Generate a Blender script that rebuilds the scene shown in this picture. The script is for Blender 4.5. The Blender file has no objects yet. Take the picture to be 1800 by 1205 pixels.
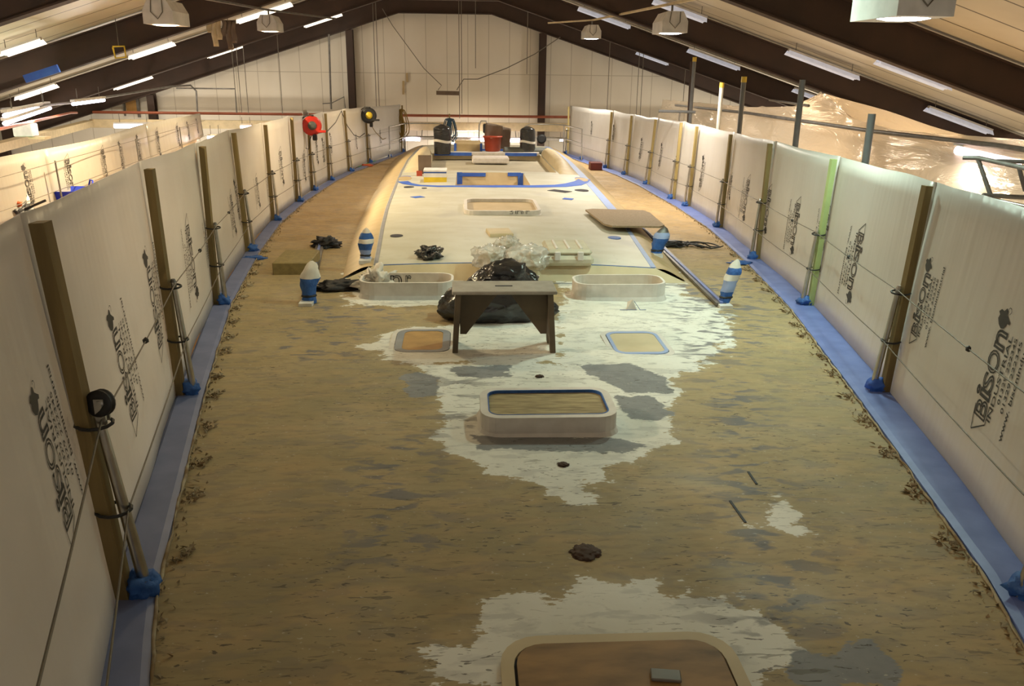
import bpy, math, random
import numpy as np
from mathutils import Vector, Matrix, noise
random.seed(7)
S = bpy.context.scene
COL = S.collection
R = math.radians
# ------------------------------------------------------------------ camera
FPX = 1460.0; PITCH = R(17.9); ROLL = R(.7); YAW = R(3.5); CAM = Vector((0, 0, 7.0))
fw = Vector((math.sin(YAW)*math.cos(PITCH), math.cos(YAW)*math.cos(PITCH), -math.sin(PITCH)))
r0 = fw.cross(Vector((0, 0, 1))).normalized(); u0 = r0.cross(fw)
rt = math.cos(ROLL)*r0 + math.sin(ROLL)*u0; up = -math.sin(ROLL)*r0 + math.cos(ROLL)*u0
cd = bpy.data.cameras.new('camera'); cam = bpy.data.objects.new('camera', cd); COL.objects.link(cam)
cd.sensor_width = 36; cd.lens = FPX/1800*36; cd.clip_end = 200; cd.clip_start = .05
cam.matrix_world = Matrix(((rt.x, up.x, -fw.x, 0), (rt.y, up.y, -fw.y, 0), (rt.z, up.z, -fw.z, 7), (0, 0, 0, 1)))
S.camera = cam
# ------------------------------------------------------------------ world, exposure
wd = bpy.data.worlds.new('world'); S.world = wd; wd.use_nodes = True
bg = wd.node_tree.nodes['Background']; bg.inputs[0].default_value = (1, .89, .75, 1); bg.inputs[1].default_value = .44
S.view_settings.view_transform = 'Standard'; S.view_settings.look = 'None'
S.view_settings.gamma = 1; S.view_settings.use_curve_mapping = False
S.view_settings.exposure = 0.38
K = 1.0

def light(name, kind, loc, power, color, size=.4, size_y=None, rot=None, parent=None, spread=None):
    l = bpy.data.lights.new(name, kind); l.energy = power*K; l.color = color
    if kind == 'AREA':
        l.shape = 'RECTANGLE' if size_y else 'DISK'; l.size = size
        if size_y: l.size_y = size_y
        if spread: l.spread = spread
    elif kind == 'POINT': l.shadow_soft_size = size
    elif kind == 'SPOT': l.shadow_soft_size = size; l.spot_size = spread or R(150); l.spot_blend = .6
    o = bpy.data.objects.new(name, l); COL.objects.link(o); o.location = loc
    if rot: o.rotation_euler = rot
    if parent:
        o.parent = parent; o.location = Vector(loc)-parent.location
    return o
# lamp colours
COOL = (.74, 1.0, .80); WARM = (1.0, .79, .48); SOFT = (1.0, .91, .76); TUBE = (1, .9, .72)
# high bay lamps: (x, y, z of the lens, power, colour) ; the light itself is made with its lamp
LAMPS = [(3.53, 6.8, 7.53, 22, COOL), (3.72, 15.5, 7.80, 100, SOFT), (3.63, 24.5, 8.05, 150, SOFT),
         (-4.6, 14, 7.74, 320, WARM), (-4.56, 21.3, 7.98, 230, WARM), (-4.1, 5.0, 7.8, 150, (1, .80, .54)), (2.6, 8.0, 8.4, 47, COOL), (-1.3, 8.9, 8.45, 30, (1, .80, .46)), (.4, 17.6, 8.9, 80, SOFT)]  # last two are unseen fills, added to light the left and aft decks

# ------------------------------------------------------------------ projection from photo pixels to surfaces of the place
def ray(x, y): return fw + (x-900)/FPX*rt - (y-602.5)/FPX*up
KY = [0, 2.87, 5.35, 8, 10.75, 13.5, 16, 20, 24, 28, 34]; KH = [1.84, 1.99, 2.11, 2.20, 2.27, 2.33, 2.36, 2.41, 2.44, 2.47, 2.5]
def hd(y): return float(np.interp(y, KY, KH))
WY = [0, 2.87, 5.35, 8, 10.7, 13.4, 15.9, 19.6, 21.6, 23.5, 28, 30]; WW = [.9, 1.84, 2.4, 2.93, 3.31, 3.60, 3.68, 3.64, 3.5, 3.25, 2.68, 2.4]
def hx(x, y): return hd(y)+.011*(x-.6-.007*y)*min(1, max(0, (30-y)/12))
def wd_(y): return float(np.interp(y, WY, WW))
def cx(y): return .54+.007*y
def dz(x, y):                       # deck surface height
    t = (x-cx(y))/wd_(y); return 7-hx(x, y)-.02+.03*(1-t*t)
def P(px, py, h=0):
    a = ray(px, py); Y = 8.
    X = 0
    for _ in range(60):
        t = (hx(X, Y)-h)/-a.z; Y = .5*Y+.5*a.y*t; X = .5*X+.5*a.x*t
    return CAM+a*((hx(X, Y)-h)/-a.z)
def PY(px, py, Y): a = ray(px, py); return CAM+a*(Y/a.y)
def PZ(px, py, z): a = ray(px, py); return CAM+a*((z-7)/a.z)
def PXp(px, py, X): a = ray(px, py); return CAM+a*(X/a.x)

# ------------------------------------------------------------------ materials
MATS = {}
def mat(name, col, rough=.6, metal=0, col2=None, scale=6, bump=0, bscale=40, stretch=(1, 1, 1), emit=None, estr=0, trans=0, alpha=1, coat=0, bdist=.01, thr=(.35, .65), detail=5, spec=.5):
    if name in MATS: return MATS[name]
    m = bpy.data.materials.new(name); m.use_nodes = True; MATS[name] = m
    nt = m.node_tree; N = nt.nodes; L = nt.links; b = N['Principled BSDF']
    b.inputs['Base Color'].default_value = (*col, 1); b.inputs['Roughness'].default_value = rough
    b.inputs['Metallic'].default_value = metal; b.inputs['Specular IOR Level'].default_value = spec
    if coat: b.inputs['Coat Weight'].default_value = coat; b.inputs['Coat Roughness'].default_value = .15
    tc = N.new('ShaderNodeTexCoord'); mp = N.new('ShaderNodeMapping'); mp.inputs['Scale'].default_value = stretch
    L.new(tc.outputs['Object'], mp.inputs[0])
    c2 = col2 or tuple(c*.82 for c in col)
    nz = N.new('ShaderNodeTexNoise'); nz.inputs['Scale'].default_value = scale; nz.inputs['Detail'].default_value = detail
    L.new(mp.outputs[0], nz.inputs['Vector'])
    mr = N.new('ShaderNodeMapRange'); mr.inputs[1].default_value = thr[0]; mr.inputs[2].default_value = thr[1]
    L.new(nz.outputs['Fac'], mr.inputs[0])
    mx = N.new('ShaderNodeMix'); mx.data_type = 'RGBA'; mx.inputs[6].default_value = (*col, 1); mx.inputs[7].default_value = (*c2, 1)
    L.new(mr.outputs[0], mx.inputs[0]); L.new(mx.outputs[2], b.inputs['Base Color'])
    if bump:
        n2 = N.new('ShaderNodeTexNoise'); n2.inputs['Scale'].default_value = bscale; n2.inputs['Detail'].default_value = 4
        L.new(mp.outputs[0], n2.inputs['Vector'])
        bp = N.new('ShaderNodeBump'); bp.inputs['Strength'].default_value = bump; bp.inputs['Distance'].default_value = bdist
        L.new(n2.outputs['Fac'], bp.inputs['Height']); L.new(bp.outputs[0], b.inputs['Normal'])
    if emit:
        b.inputs['Emission Color'].default_value = (*emit, 1); b.inputs['Emission Strength'].default_value = estr
    out = N['Material Output']
    if trans:
        tr = N.new('ShaderNodeBsdfTranslucent'); L.new(mx.outputs[2], tr.inputs[0])
        ms = N.new('ShaderNodeMixShader'); ms.inputs[0].default_value = trans
        L.new(b.outputs[0], ms.inputs[1]); L.new(tr.outputs[0], ms.inputs[2]); L.new(ms.outputs[0], out.inputs[0])
        last = ms
    else: last = b
    if alpha < 1:
        tp = N.new('ShaderNodeBsdfTransparent'); ma = N.new('ShaderNodeMixShader'); ma.inputs[0].default_value = alpha
        L.new(tp.outputs[0], ma.inputs[1]); L.new(last.outputs[0], ma.inputs[2]); L.new(ma.outputs[0], out.inputs[0])
    return m

M = dict(
 timber=mat('timber', (.26, .19, .075), .75, col2=(.17, .12, .045), scale=9, stretch=(1, 1, .12), bump=.3),
 timber_y=mat('timber_yellow', (.42, .32, .12), .7, col2=(.33, .25, .09), scale=9, stretch=(1, 1, .12)),
 steel=mat('steel', (.55, .54, .52), .28, 1, col2=(.45, .44, .42), scale=14),
 dull=mat('dull_steel', (.22, .21, .2), .5, .7, col2=(.15, .14, .13)),
 wire=mat('wire', (.2, .18, .15), .5, .6),
 black=mat('black_rubber', (.02, .02, .022), .5),
 bluetape=mat('blue_tape', (.035, .13, .42), .6, col2=(.02, .09, .33), scale=30, bump=.5, bscale=60),
 railblue=mat('rail_blue', (.15, .21, .50), .5, col2=(.11, .16, .42), scale=5),
 railgrey=mat('rail_grey', (.17, .20, .36), .5, col2=(.13, .16, .30), scale=5),
 print_=mat('print_ink', (.035, .032, .03), .6),
 brown=mat('frame_steel', (.045, .022, .014), .7, col2=(.032, .017, .011), scale=2),
 cream=mat('cream_paint', (.62, .50, .31), .6),
 redpipe=mat('red_pipe', (.36, .10, .05), .5),
 coam=mat('white_filler_rim', (.70, .66, .62), .55, col2=(.62, .58, .54), scale=12),
 ply=mat('plywood', (.42, .33, .16), .7, col2=(.22, .16, .07), scale=7, stretch=(1, 6, 1), detail=8),
 plyd=mat('plywood_dark', (.36, .21, .08), .6, col2=(.17, .10, .04), scale=4, stretch=(1, 3, 1), detail=10, thr=(.4, .7)),
 plyo=mat('plywood_orange', (.48, .27, .08), .6, col2=(.38, .21, .06), scale=8),
 sand=mat('sand_filler', (.50, .38, .21), .6, col2=(.44, .33, .17), scale=5),
 sandl=mat('sand_light', (.62, .52, .34), .6, col2=(.55, .45, .28), scale=4),
 greyline=mat('grey_tape', (.22, .23, .26), .6, col2=(.28, .28, .30)),
 tapeblue2=mat('vivid_tape', (.03, .10, .50), .6, col2=(.04, .14, .55)),
 tapepale=mat('pale_tape', (.28, .38, .68), .6, col2=(.34, .42, .66), scale=10),
 bag=mat('black_plastic', (.012, .012, .014), .16, col2=(.02, .02, .022), coat=.6, bump=.6, bscale=9, bdist=.03, stretch=(1, 1, 2.2)),
 cloth=mat('black_cloth', (.02, .018, .02), .6, bump=.6, bscale=30),
 clear=mat('clear_plastic', (.72, .71, .69), .15, col2=(.5, .48, .42), coat=.6, bump=.8, bscale=9, bdist=.04, alpha=.55),
 paper=mat('white_paper', (.72, .68, .62), .7, col2=(.6, .56, .5)),
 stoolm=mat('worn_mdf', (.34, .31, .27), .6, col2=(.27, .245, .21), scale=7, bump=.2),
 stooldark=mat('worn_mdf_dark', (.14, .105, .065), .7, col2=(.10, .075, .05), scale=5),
 redplastic=mat('red_plastic', (.42, .06, .025), .45),
 reelred=mat('reel_red', (.60, .03, .015), .4),
 brownsheet=mat('brown_sheet', (.17, .12, .085), .7),
 lamp_white=mat('lamp_housing', (.62, .60, .58), .5),
 white=mat('white_plastic', (.75, .74, .72), .5),
 yellow=mat('yellow_print', (.72, .52, .03), .5),
 bluep=mat('blue_print', (.03, .09, .35), .5),
 ropey=mat('yellow_rope', (.30, .19, .04), .8, bump=.8, bscale=60),
 ropeb=mat('blue_rope', (.03, .08, .14), .8, bump=.8, bscale=60),
 green=mat('green_paint', (.05, .25, .08), .6),
 tubblue=mat('blue_tub', (.03, .06, .55), .4, trans=.3),
 debris=mat('dried_debris', (.20, .13, .06), .9, col2=(.42, .36, .25), scale=9),
 rug=mat('board_brown', (.36, .27, .17), .8, col2=(.27, .20, .12), scale=40, bump=.4, bscale=120),
 dark=mat('dark_hole', (.02, .02, .03), .7),
 olive=mat('olive_board', (.30, .23, .09), .7, col2=(.22, .17, .07), scale=18),
 rollm=mat('grey_roll', (.10, .105, .09), .6),
 floorm=mat('concrete', (.34, .31, .26), .7, col2=(.25, .23, .19), scale=1.5),
 hull=mat('hull_paint', (.6, .58, .54), .4, col2=(.55, .53, .5), scale=.6),
 casem=mat('pale_case', (.58, .54, .42), .5, col2=(.5, .46, .35), scale=6),
 orange=mat('orange_cloth', (.65, .12, .03), .7),
 pvc=mat('grey_pvc', (.14, .145, .15), .4), pvcw=mat('white_pvc', (.6, .58, .52), .45),
 polet=mat('yellow_cap', (.6, .42, .05), .5),
 tubeon=mat('tube_glow', (.9, .9, .9), .4, emit=(1, .86, 1), estr=9),
 battenon=mat('batten_glow', (.8, .78, .72), .5, emit=(1, .86, .66), estr=1.6),
 battenoff_glow=mat('batten_off_glow', (.66, .68, .74), .5, emit=(.75, .82, 1), estr=.22),  # unlit battens, their pale bluish light put in as faint emission
 lens=mat('lamp_lens', (.9, .9, .9), .3, emit=(.85, .92, 1), estr=14),
)
# corrugated protective sheet: milky, slightly shiny, fine flutes, dirt low down
def sheet_mat(name, col, col2, tr):
    m = mat(name, col, .32, col2=col2, scale=1.6, trans=tr, thr=(.3, .75))
    nt = m.node_tree; b = nt.nodes['Principled BSDF']
    w = nt.nodes.new('ShaderNodeTexNoise'); w.inputs['Scale'].default_value = 1.2
    tc = nt.nodes.new('ShaderNodeTexCoord'); mp = nt.nodes.new('ShaderNodeMapping'); mp.inputs['Scale'].default_value = (5, 5, .35)
    nt.links.new(tc.outputs['Object'], mp.inputs[0]); nt.links.new(mp.outputs[0], w.inputs['Vector'])
    bp = nt.nodes.new('ShaderNodeBump'); bp.inputs['Strength'].default_value = .5; bp.inputs['Distance'].default_value = .03
    nt.links.new(w.outputs['Fac'], bp.inputs['Height']); nt.links.new(bp.outputs[0], b.inputs['Normal'])
    b.inputs['Specular IOR Level'].default_value = .6
    return m
M['sheet'] = sheet_mat('milky_sheet', (.77, .75, .72), (.71, .68, .64), .38)
M['sheet_far'] = sheet_mat('cream_sheet', (.47, .44, .39), (.43, .40, .35), .25)

def film_mat():
    m = bpy.data.materials.new('polythene_film'); m.use_nodes = True; nt = m.node_tree; N = nt.nodes; L = nt.links
    for n in list(N): N.remove(n)
    out = N.new('ShaderNodeOutputMaterial'); g = N.new('ShaderNodeBsdfGlossy'); g.inputs['Color'].default_value = (.9, .82, .7, 1); g.inputs['Roughness'].default_value = .15
    d = N.new('ShaderNodeBsdfDiffuse'); d.inputs[0].default_value = (.58, .50, .40, 1)
    t = N.new('ShaderNodeBsdfTranslucent'); t.inputs[0].default_value = (.66, .57, .45, 1)
    tp = N.new('ShaderNodeBsdfTransparent'); tp.inputs[0].default_value = (.95, .9, .82, 1)
    tc = N.new('ShaderNodeTexCoord'); mp = N.new('ShaderNodeMapping'); mp.inputs['Rotation'].default_value = (.5, .3, .4); mp.inputs['Scale'].default_value = (1, .6, 2.4)
    nz = N.new('ShaderNodeTexNoise'); nz.inputs['Scale'].default_value = 1.6; nz.inputs['Detail'].default_value = 6; nz.inputs['Distortion'].default_value = 1.2
    bp = N.new('ShaderNodeBump'); bp.inputs['Strength'].default_value = 1; bp.inputs['Distance'].default_value = .12
    L.new(tc.outputs['Object'], mp.inputs[0]); L.new(mp.outputs[0], nz.inputs['Vector']); L.new(nz.outputs['Fac'], bp.inputs['Height'])
    for s in (g, d): L.new(bp.outputs[0], s.inputs['Normal'])
    m1 = N.new('ShaderNodeMixShader'); m1.inputs[0].default_value = .5; L.new(d.outputs[0], m1.inputs[1]); L.new(t.outputs[0], m1.inputs[2])
    m2 = N.new('ShaderNodeMixShader'); m2.inputs[0].default_value = .42; L.new(m1.outputs[0], m2.inputs[1]); L.new(g.outputs[0], m2.inputs[2])
    m3 = N.new('ShaderNodeMixShader'); m3.inputs[0].default_value = .22; L.new(m2.outputs[0], m3.inputs[1]); L.new(tp.outputs[0], m3.inputs[2])
    L.new(m3.outputs[0], out.inputs[0]); return m
M['film'] = film_mat()

# ------------------------------------------------------------------ mesh builder
class MB:
    def __init__(s): s.v = []; s.f = []; s.smooth = []
    def add(s, vs, fs, smooth=False):
        b = len(s.v); s.v += [tuple(v) for v in vs]
        for f in fs: s.f.append(tuple(i+b for i in f)); s.smooth.append(smooth)
        return s
    def box(s, c, size, rot=None, bev=0):
        hx, hy, hz = [d/2 for d in size]; rm = rot.to_matrix() if hasattr(rot, 'to_matrix') else (Matrix.Rotation(rot, 3, 'Z') if rot is not None else Matrix.Identity(3))
        c = Vector(c)
        if bev:
            b = min(bev, hx*.9, hy*.9, hz*.9); vs = []; 
            pts = [(hx-b, hy), (hx, hy-b), (hx, -hy+b), (hx-b, -hy), (-hx+b, -hy), (-hx, -hy+b), (-hx, hy-b), (-hx+b, hy)]
            pin = [(hx-b, hy-b), (hx-b, hy-b), (hx-b, -hy+b), (hx-b, -hy+b), (-hx+b, -hy+b), (-hx+b, -hy+b), (-hx+b, hy-b), (-hx+b, hy-b)]
            for (pp, z) in ((pin, -hz), (pts, -hz+b), (pts, hz-b), (pin, hz)):
                vs += [c+rm@Vector((x, y, z)) for x, y in pp]
            fs = [tuple(range(8)), tuple(range(31, 23, -1))]
            for l in range(3):
                for i in range(8): j = (i+1) % 8; fs.append((l*8+i, (l+1)*8+i, (l+1)*8+j, l*8+j))
            return s.add(vs, fs)
        vs = [c+rm@Vector((x, y, z)) for x in (-hx, hx) for y in (-hy, hy) for z in (-hz, hz)]
        return s.add(vs, [(0, 1, 3, 2), (4, 6, 7, 5), (0, 4, 5, 1), (2, 3, 7, 6), (0, 2, 6, 4), (1, 5, 7, 3)])
    def beam(s, a, b, w, h, upv=(0, 0, 1)):
        a, b = Vector(a), Vector(b); d = (b-a).normalized(); x = d.cross(Vector(upv)).normalized(); y = x.cross(d)
        vs = [p+x*i*w/2+y*j*h/2 for p in (a, b) for i, j in ((-1, -1), (1, -1), (1, 1), (-1, 1))]
        return s.add(vs, [(0, 1, 2, 3), (7, 6, 5, 4), (0, 4, 5, 1), (1, 5, 6, 2), (2, 6, 7, 3), (3, 7, 4, 0)])
    def tube(s, pts, r, n=8, cap=True, smooth=True):
        pts = [Vector(p) for p in pts]; k = len(pts); rs = r if isinstance(r, (list, tuple)) else [r]*k
        vs = []; ref = Vector((0, 0, 1))
        t0 = (pts[1]-pts[0]).normalized()
        if abs(t0.dot(ref)) > .9: ref = Vector((1, 0, 0))
        x = t0.cross(ref).normalized()
        for i, p in enumerate(pts):
            t = ((pts[min(i+1, k-1)]-pts[max(i-1, 0)])).normalized()
            x = (x-t*x.dot(t)).normalized() if (x-t*x.dot(t)).length > 1e-5 else t.orthogonal().normalized()
            y = t.cross(x)
            vs += [p+(x*math.cos(2*math.pi*j/n)+y*math.sin(2*math.pi*j/n))*rs[i] for j in range(n)]
        fs = [(i*n+j, i*n+(j+1) % n, (i+1)*n+(j+1) % n, (i+1)*n+j) for i in range(k-1) for j in range(n)]
        s.add(vs, fs, smooth)
        if cap: s.add(vs[:n], [tuple(range(n-1, -1, -1))]); s.add(vs[-n:], [tuple(range(n))])
        return s
    def prism(s, pts, z0, z1):
        n = len(pts)
        g0 = z0 if callable(z0) else (lambda x, y: z0); g1 = z1 if callable(z1) else (lambda x, y: z1)
        vs = [(x, y, g0(x, y)) for x, y in pts]+[(x, y, g1(x, y)) for x, y in pts]
        s.add(vs, [tuple(range(n-1, -1, -1)), tuple(range(n, 2*n))]+[(i, (i+1) % n, n+(i+1) % n, n+i) for i in range(n)]); return s
    def ring(s, outer, inner, z0, z1, ztop=None):
        n = len(outer); o1 = ztop or z1
        g = lambda z: (z if callable(z) else (lambda x, y: z)); a, b = g(z0), g(z1)
        vs = [(x, y, a(x, y)) for x, y in outer]+[(x, y, b(x, y)) for x, y in outer]+[(x, y, b(x, y)) for x, y in inner]+[(x, y, a(x, y)) for x, y in inner]
        fs = []
        for i in range(n):
            j = (i+1) % n
            for l in range(4): m = (l+1) % 4; fs.append((l*n+i, l*n+j, m*n+j, m*n+i))
        return s.add(vs, fs)
    def grid(s, fn, nu, nv, smooth=True, thick=None):
        vs = [fn(i/nu, j/nv) for j in range(nv+1) for i in range(nu+1)]
        fs = [(j*(nu+1)+i, j*(nu+1)+i+1, (j+1)*(nu+1)+i+1, (j+1)*(nu+1)+i) for j in range(nv) for i in range(nu)]
        return s.add(vs, fs, smooth)
    def lathe(s, c, prof, n=20, axis=None):
        c = Vector(c); q = Vector((0, 0, 1)).rotation_difference(Vector(axis)) if axis else None
        vs = []
        for r, z in prof:
            for j in range(n):
                p = Vector((r*math.cos(2*math.pi*j/n), r*math.sin(2*math.pi*j/n), z)); vs.append(c+(q@p if q else p))
        k = len(prof); fs = [(i*n+j, i*n+(j+1) % n, (i+1)*n+(j+1) % n, (i+1)*n+j) for i in range(k-1) for j in range(n)]
        s.add(vs, fs, True); s.add(vs[:n], [tuple(range(n-1, -1, -1))]); s.add(vs[-n:], [tuple(range(n))]); return s
    def crumple(s, c, size, seed=0, amp=.35, freq=2.2, lv=3, flat=True, rot=0, crease=.5):
        import bmesh
        bm = bmesh.new(); bmesh.ops.create_icosphere(bm, subdivisions=lv, radius=1)
        rm = Matrix.Rotation(rot, 3, 'Z'); off = Vector((seed*7.3, seed*3.1, seed*1.7)); c = Vector(c); vs = []
        for v in bm.verts:
            p = v.co.copy(); n1 = noise.noise(p*freq+off); n2 = max(0, 1-abs(noise.noise(p*freq*1.5+off*2))*2.2)**2.5*1.3
            n3 = max(0, 1-abs(noise.noise(p*freq*3.6+off))*2.2)**2.5*1.3
            k = 1+amp*(n1+crease*(n2-.5)+crease*.3*(n3-.5)); p = p*k
            q = Vector((p.x*size[0]/2, p.y*size[1]/2, p.z*size[2]/2))
            if flat and q.z < -size[2]*.34: q.z = -size[2]*.34
            vs.append(c+rm@(q+Vector((0, 0, size[2]*.34 if flat else 0))))
        bm.verts.index_update()
        fs = [tuple(v.index for v in f.verts) for f in bm.faces]; bm.free()
        return s.add(vs, fs, True)
    def build(s, name, m, parent=None, solid=None):
        me = bpy.data.meshes.new(name)
        if parent is not None: org = Vector(ORG[parent.name])
        else:
            a = np.array(s.v); org = Vector(((a[:, 0].min()+a[:, 0].max())/2, (a[:, 1].min()+a[:, 1].max())/2, a[:, 2].min()))
        me.from_pydata([tuple(Vector(v)-org) for v in s.v], [], s.f); me.update()
        me.polygons.foreach_set('use_smooth', s.smooth)
        me.materials.append(M[m] if isinstance(m, str) else m)
        o = bpy.data.objects.new(name, me); COL.objects.link(o)
        if parent is not None: o.parent = parent; ORG[o.name] = org
        else: o.location = org; ORG[o.name] = org
        if solid: md = o.modifiers.new('thickness', 'SOLIDIFY'); md.thickness = solid; md.offset = 0
        return o
ORG = {}
def tag(o, label=None, cat=None, group=None, kind=None):
    if label: o['label'] = label
    if cat: o['category'] = cat
    if group: o['group'] = group
    if kind: o['kind'] = kind
    return o
def thing(name, label, cat, loc, group=None):
    o = bpy.data.objects.new(name, None); COL.objects.link(o); o.location = loc; o.empty_display_size = .1
    ORG[o.name] = Vector(loc); return tag(o, label, cat, group)
def struct(name, mb, m): return tag(mb.build(name, m), kind='structure')
def rrect(cx_, cy_, w, h, r, n=5, rot=0):
    pts = []
    for k, (sx, sy) in enumerate(((1, 1), (-1, 1), (-1, -1), (1, -1))):
        for i in range(n+1):
            a = math.pi/2*(k+i/n); x = sx*(w/2-r)+r*math.cos(a); y = sy*(h/2-r)+r*math.sin(a)
            pts.append((cx_+x*math.cos(rot)-y*math.sin(rot), cy_+x*math.sin(rot)+y*math.cos(rot)))
    return pts
ORD = ['first', 'second', 'third', 'fourth', 'fifth', 'sixth', 'seventh', 'eighth', 'ninth', 'tenth', 'eleventh', 'twelfth']

# ================================================================== THE HALL
def zr(x): return min(9.10, 9.65-.32*abs(x+.6))          # underside of the rafters
def zc(x): return 9.65+.72-.32*abs(x+.6)
XL, XR, YW = -17.5, 17, 33.35
struct('floor', MB().box((0, 15, -.1), (36, 44, .2)), 'floorm')
def wall_mat():
    m = mat('wall_panels', (.74, .69, .60), .6, col2=(.64, .58, .48), scale=.7, thr=(.3, .8), stretch=(1, 1, .35))
    nt = m.node_tree; N = nt.nodes; L = nt.links; b = N['Principled BSDF']; mx = [n for n in N if n.type == 'MIX'][0]
    geo = N.new('ShaderNodeNewGeometry'); sx = N.new('ShaderNodeSeparateXYZ'); L.new(geo.outputs['Position'], sx.inputs[0])
    def seam(sock, period, off, width):
        a = N.new('ShaderNodeMath'); a.operation = 'ADD'; a.inputs[1].default_value = 100+off; L.new(sock, a.inputs[0])
        d = N.new('ShaderNodeMath'); d.operation = 'PINGPONG'; d.inputs[1].default_value = period/2; L.new(a.outputs[0], d.inputs[0])
        c = N.new('ShaderNodeMath'); c.operation = 'LESS_THAN'; c.inputs[1].default_value = width; L.new(d.outputs[0], c.inputs[0]); return c
    s1 = seam(sx.outputs[0], .79, .1, .013); s2 = seam(sx.outputs[2], 5.8, 3.2, .012)
    mxx = N.new('ShaderNodeMath'); mxx.operation = 'MAXIMUM'; L.new(s1.outputs[0], mxx.inputs[0]); L.new(s2.outputs[0], mxx.inputs[1])
    md = N.new('ShaderNodeMix'); md.data_type = 'RGBA'; md.inputs[7].default_value = (.30, .25, .18, 1)
    sc = N.new('ShaderNodeMath'); sc.operation = 'MULTIPLY'; sc.inputs[1].default_value = .55; L.new(mxx.outputs[0], sc.inputs[0])
    L.new(sc.outputs[0], md.inputs[0]); L.new(mx.outputs[2], md.inputs[6]); L.new(md.outputs[2], b.inputs['Base Color']); return m
def roof_mat():
    m = mat('roof_liner', (.66, .60, .49), .5, col2=(.60, .54, .43), scale=1)
    nt = m.node_tree; N = nt.nodes; L = nt.links; b = N['Principled BSDF']; mx = [n for n in N if n.type == 'MIX'][0]
    geo = N.new('ShaderNodeNewGeometry'); sx = N.new('ShaderNodeSeparateXYZ'); L.new(geo.outputs['Position'], sx.inputs[0])
    a = N.new('ShaderNodeMath'); a.operation = 'PINGPONG'; a.inputs[1].default_value = .5; L.new(sx.outputs[1], a.inputs[0])
    c = N.new('ShaderNodeMath'); c.operation = 'LESS_THAN'; c.inputs[1].default_value = .022; L.new(a.outputs[0], c.inputs[0])
    md = N.new('ShaderNodeMix'); md.data_type = 'RGBA'; md.inputs[7].default_value = (.08, .06, .04, 1)
    L.new(c.outputs[0], md.inputs[0]); L.new(mx.outputs[2], md.inputs[6]); L.new(md.outputs[2], b.inputs['Base Color']); return m
WM = wall_mat(); RM = roof_mat()
zl, zrr = zc(XL), zc(XR)
mb = MB()
mb.add([(XL, YW, 0), (XR, YW, 0), (XR, YW, zrr), (-.6, YW, zc(-.6)), (XL, YW, zl), (XL, YW+.15, 0), (XR, YW+.15, 0), (XR, YW+.15, zrr), (-.6, YW+.15, zc(-.6)), (XL, YW+.15, zl)],
       [(0, 1, 2, 3, 4), (9, 8, 7, 6, 5), (0, 5, 6, 1), (1, 6, 7, 2), (2, 7, 8, 3), (3, 8, 9, 4), (4, 9, 5, 0)])
struct('wall_far', mb, WM)
struct('wall_left', MB().box((XL-.07, 13.7, zl/2), (.14, 39.4, zl)), WM)
struct('wall_right', MB().box((XR+.07, 13.7, zrr/2), (.14, 39.4, zrr)), WM)
mb = MB()
for a, b in (((XL, zl), (-.6, zc(-.6))), ((-.6, zc(-.6)), (XR, zrr))):
    mb.add([(a[0], -6, a[1]), (b[0], -6, b[1]), (b[0], YW, b[1]), (a[0], YW, a[1]), (a[0], -6, a[1]+.12), (b[0], -6, b[1]+.12), (b[0], YW, b[1]+.12), (a[0], YW, a[1]+.12)],
           [(0, 1, 2, 3), (7, 6, 5, 4), (0, 4, 5, 1), (1, 5, 6, 2), (2, 6, 7, 3), (3, 7, 4, 0)])
struct('ceiling', mb, RM)

def frame(Y, label):
    t = thing('steel_roof_frame', label, 'roof frame', (-.6, Y, 0), 'steel roof frames across the hall')
    D = .66
    for sgn in (-1, 1):
        xe = XL+.3 if sgn < 0 else XR-.3
        xk = -.6+sgn*1.72; m_ = MB()
        # web and two flanges, with a haunch at the ridge
        def strip(x0, z0, x1, z1, h, w): 
            m_.add([(x0, Y-w/2, z0), (x1, Y-w/2, z1), (x1, Y+w/2, z1), (x0, Y+w/2, z0), (x0, Y-w/2, z0+h), (x1, Y-w/2, z1+h), (x1, Y+w/2, z1+h), (x0, Y+w/2, z0+h)],
                   [(0, 1, 2, 3), (7, 6, 5, 4), (0, 4, 5, 1), (1, 5, 6, 2), (2, 6, 7, 3), (3, 7, 4, 0)])
        strip(xe, zr(xe), xk, 9.10, .03, .24)
        strip(xk, 9.10, -.6, 9.10, .03, .24)
        topz = lambda x: 9.65+D-.32*abs(x+.6)
        strip(xe, topz(xe)-.03, -.6, topz(-.6)-.03, .03, .24)
        m_.add([(xe, Y-.012, zr(xe)), (xk, Y-.012, 9.1), (-.6, Y-.012, 9.1), (-.6, Y-.012, topz(-.6)), (xe, Y-.012, topz(xe)), (xe, Y+.012, zr(xe)), (xk, Y+.012, 9.1), (-.6, Y+.012, 9.1), (-.6, Y+.012, topz(-.6)), (xe, Y+.012, topz(xe))],
               [(0, 1, 2, 3, 4), (9, 8, 7, 6, 5)])
        m_.build('rafter', 'brown', t)
        c_ = MB(); h = zr(xe)+.05
        c_.box((xe, Y, h/2), (.35, .03, h)); c_.box((xe-.17, Y, h/2), (.03, .24, h)); c_.box((xe+.17, Y, h/2), (.03, .24, h))
        c_.build('column', 'brown', t)
    return t
for Y, l in ((33.0, 'dark brown steel roof frame against the far cream wall'), (27, 'dark brown steel roof frame, next one nearer than the frame at the far wall'),
             (20.5, 'dark brown steel roof frame, second one nearer than the frame at the far wall'), (13.8, 'nearest dark brown steel roof frame whose rafters cross both upper corners'), (7.1, 'dark brown steel rafter seen only at the very top corner edges')): frame(Y, l)
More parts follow.
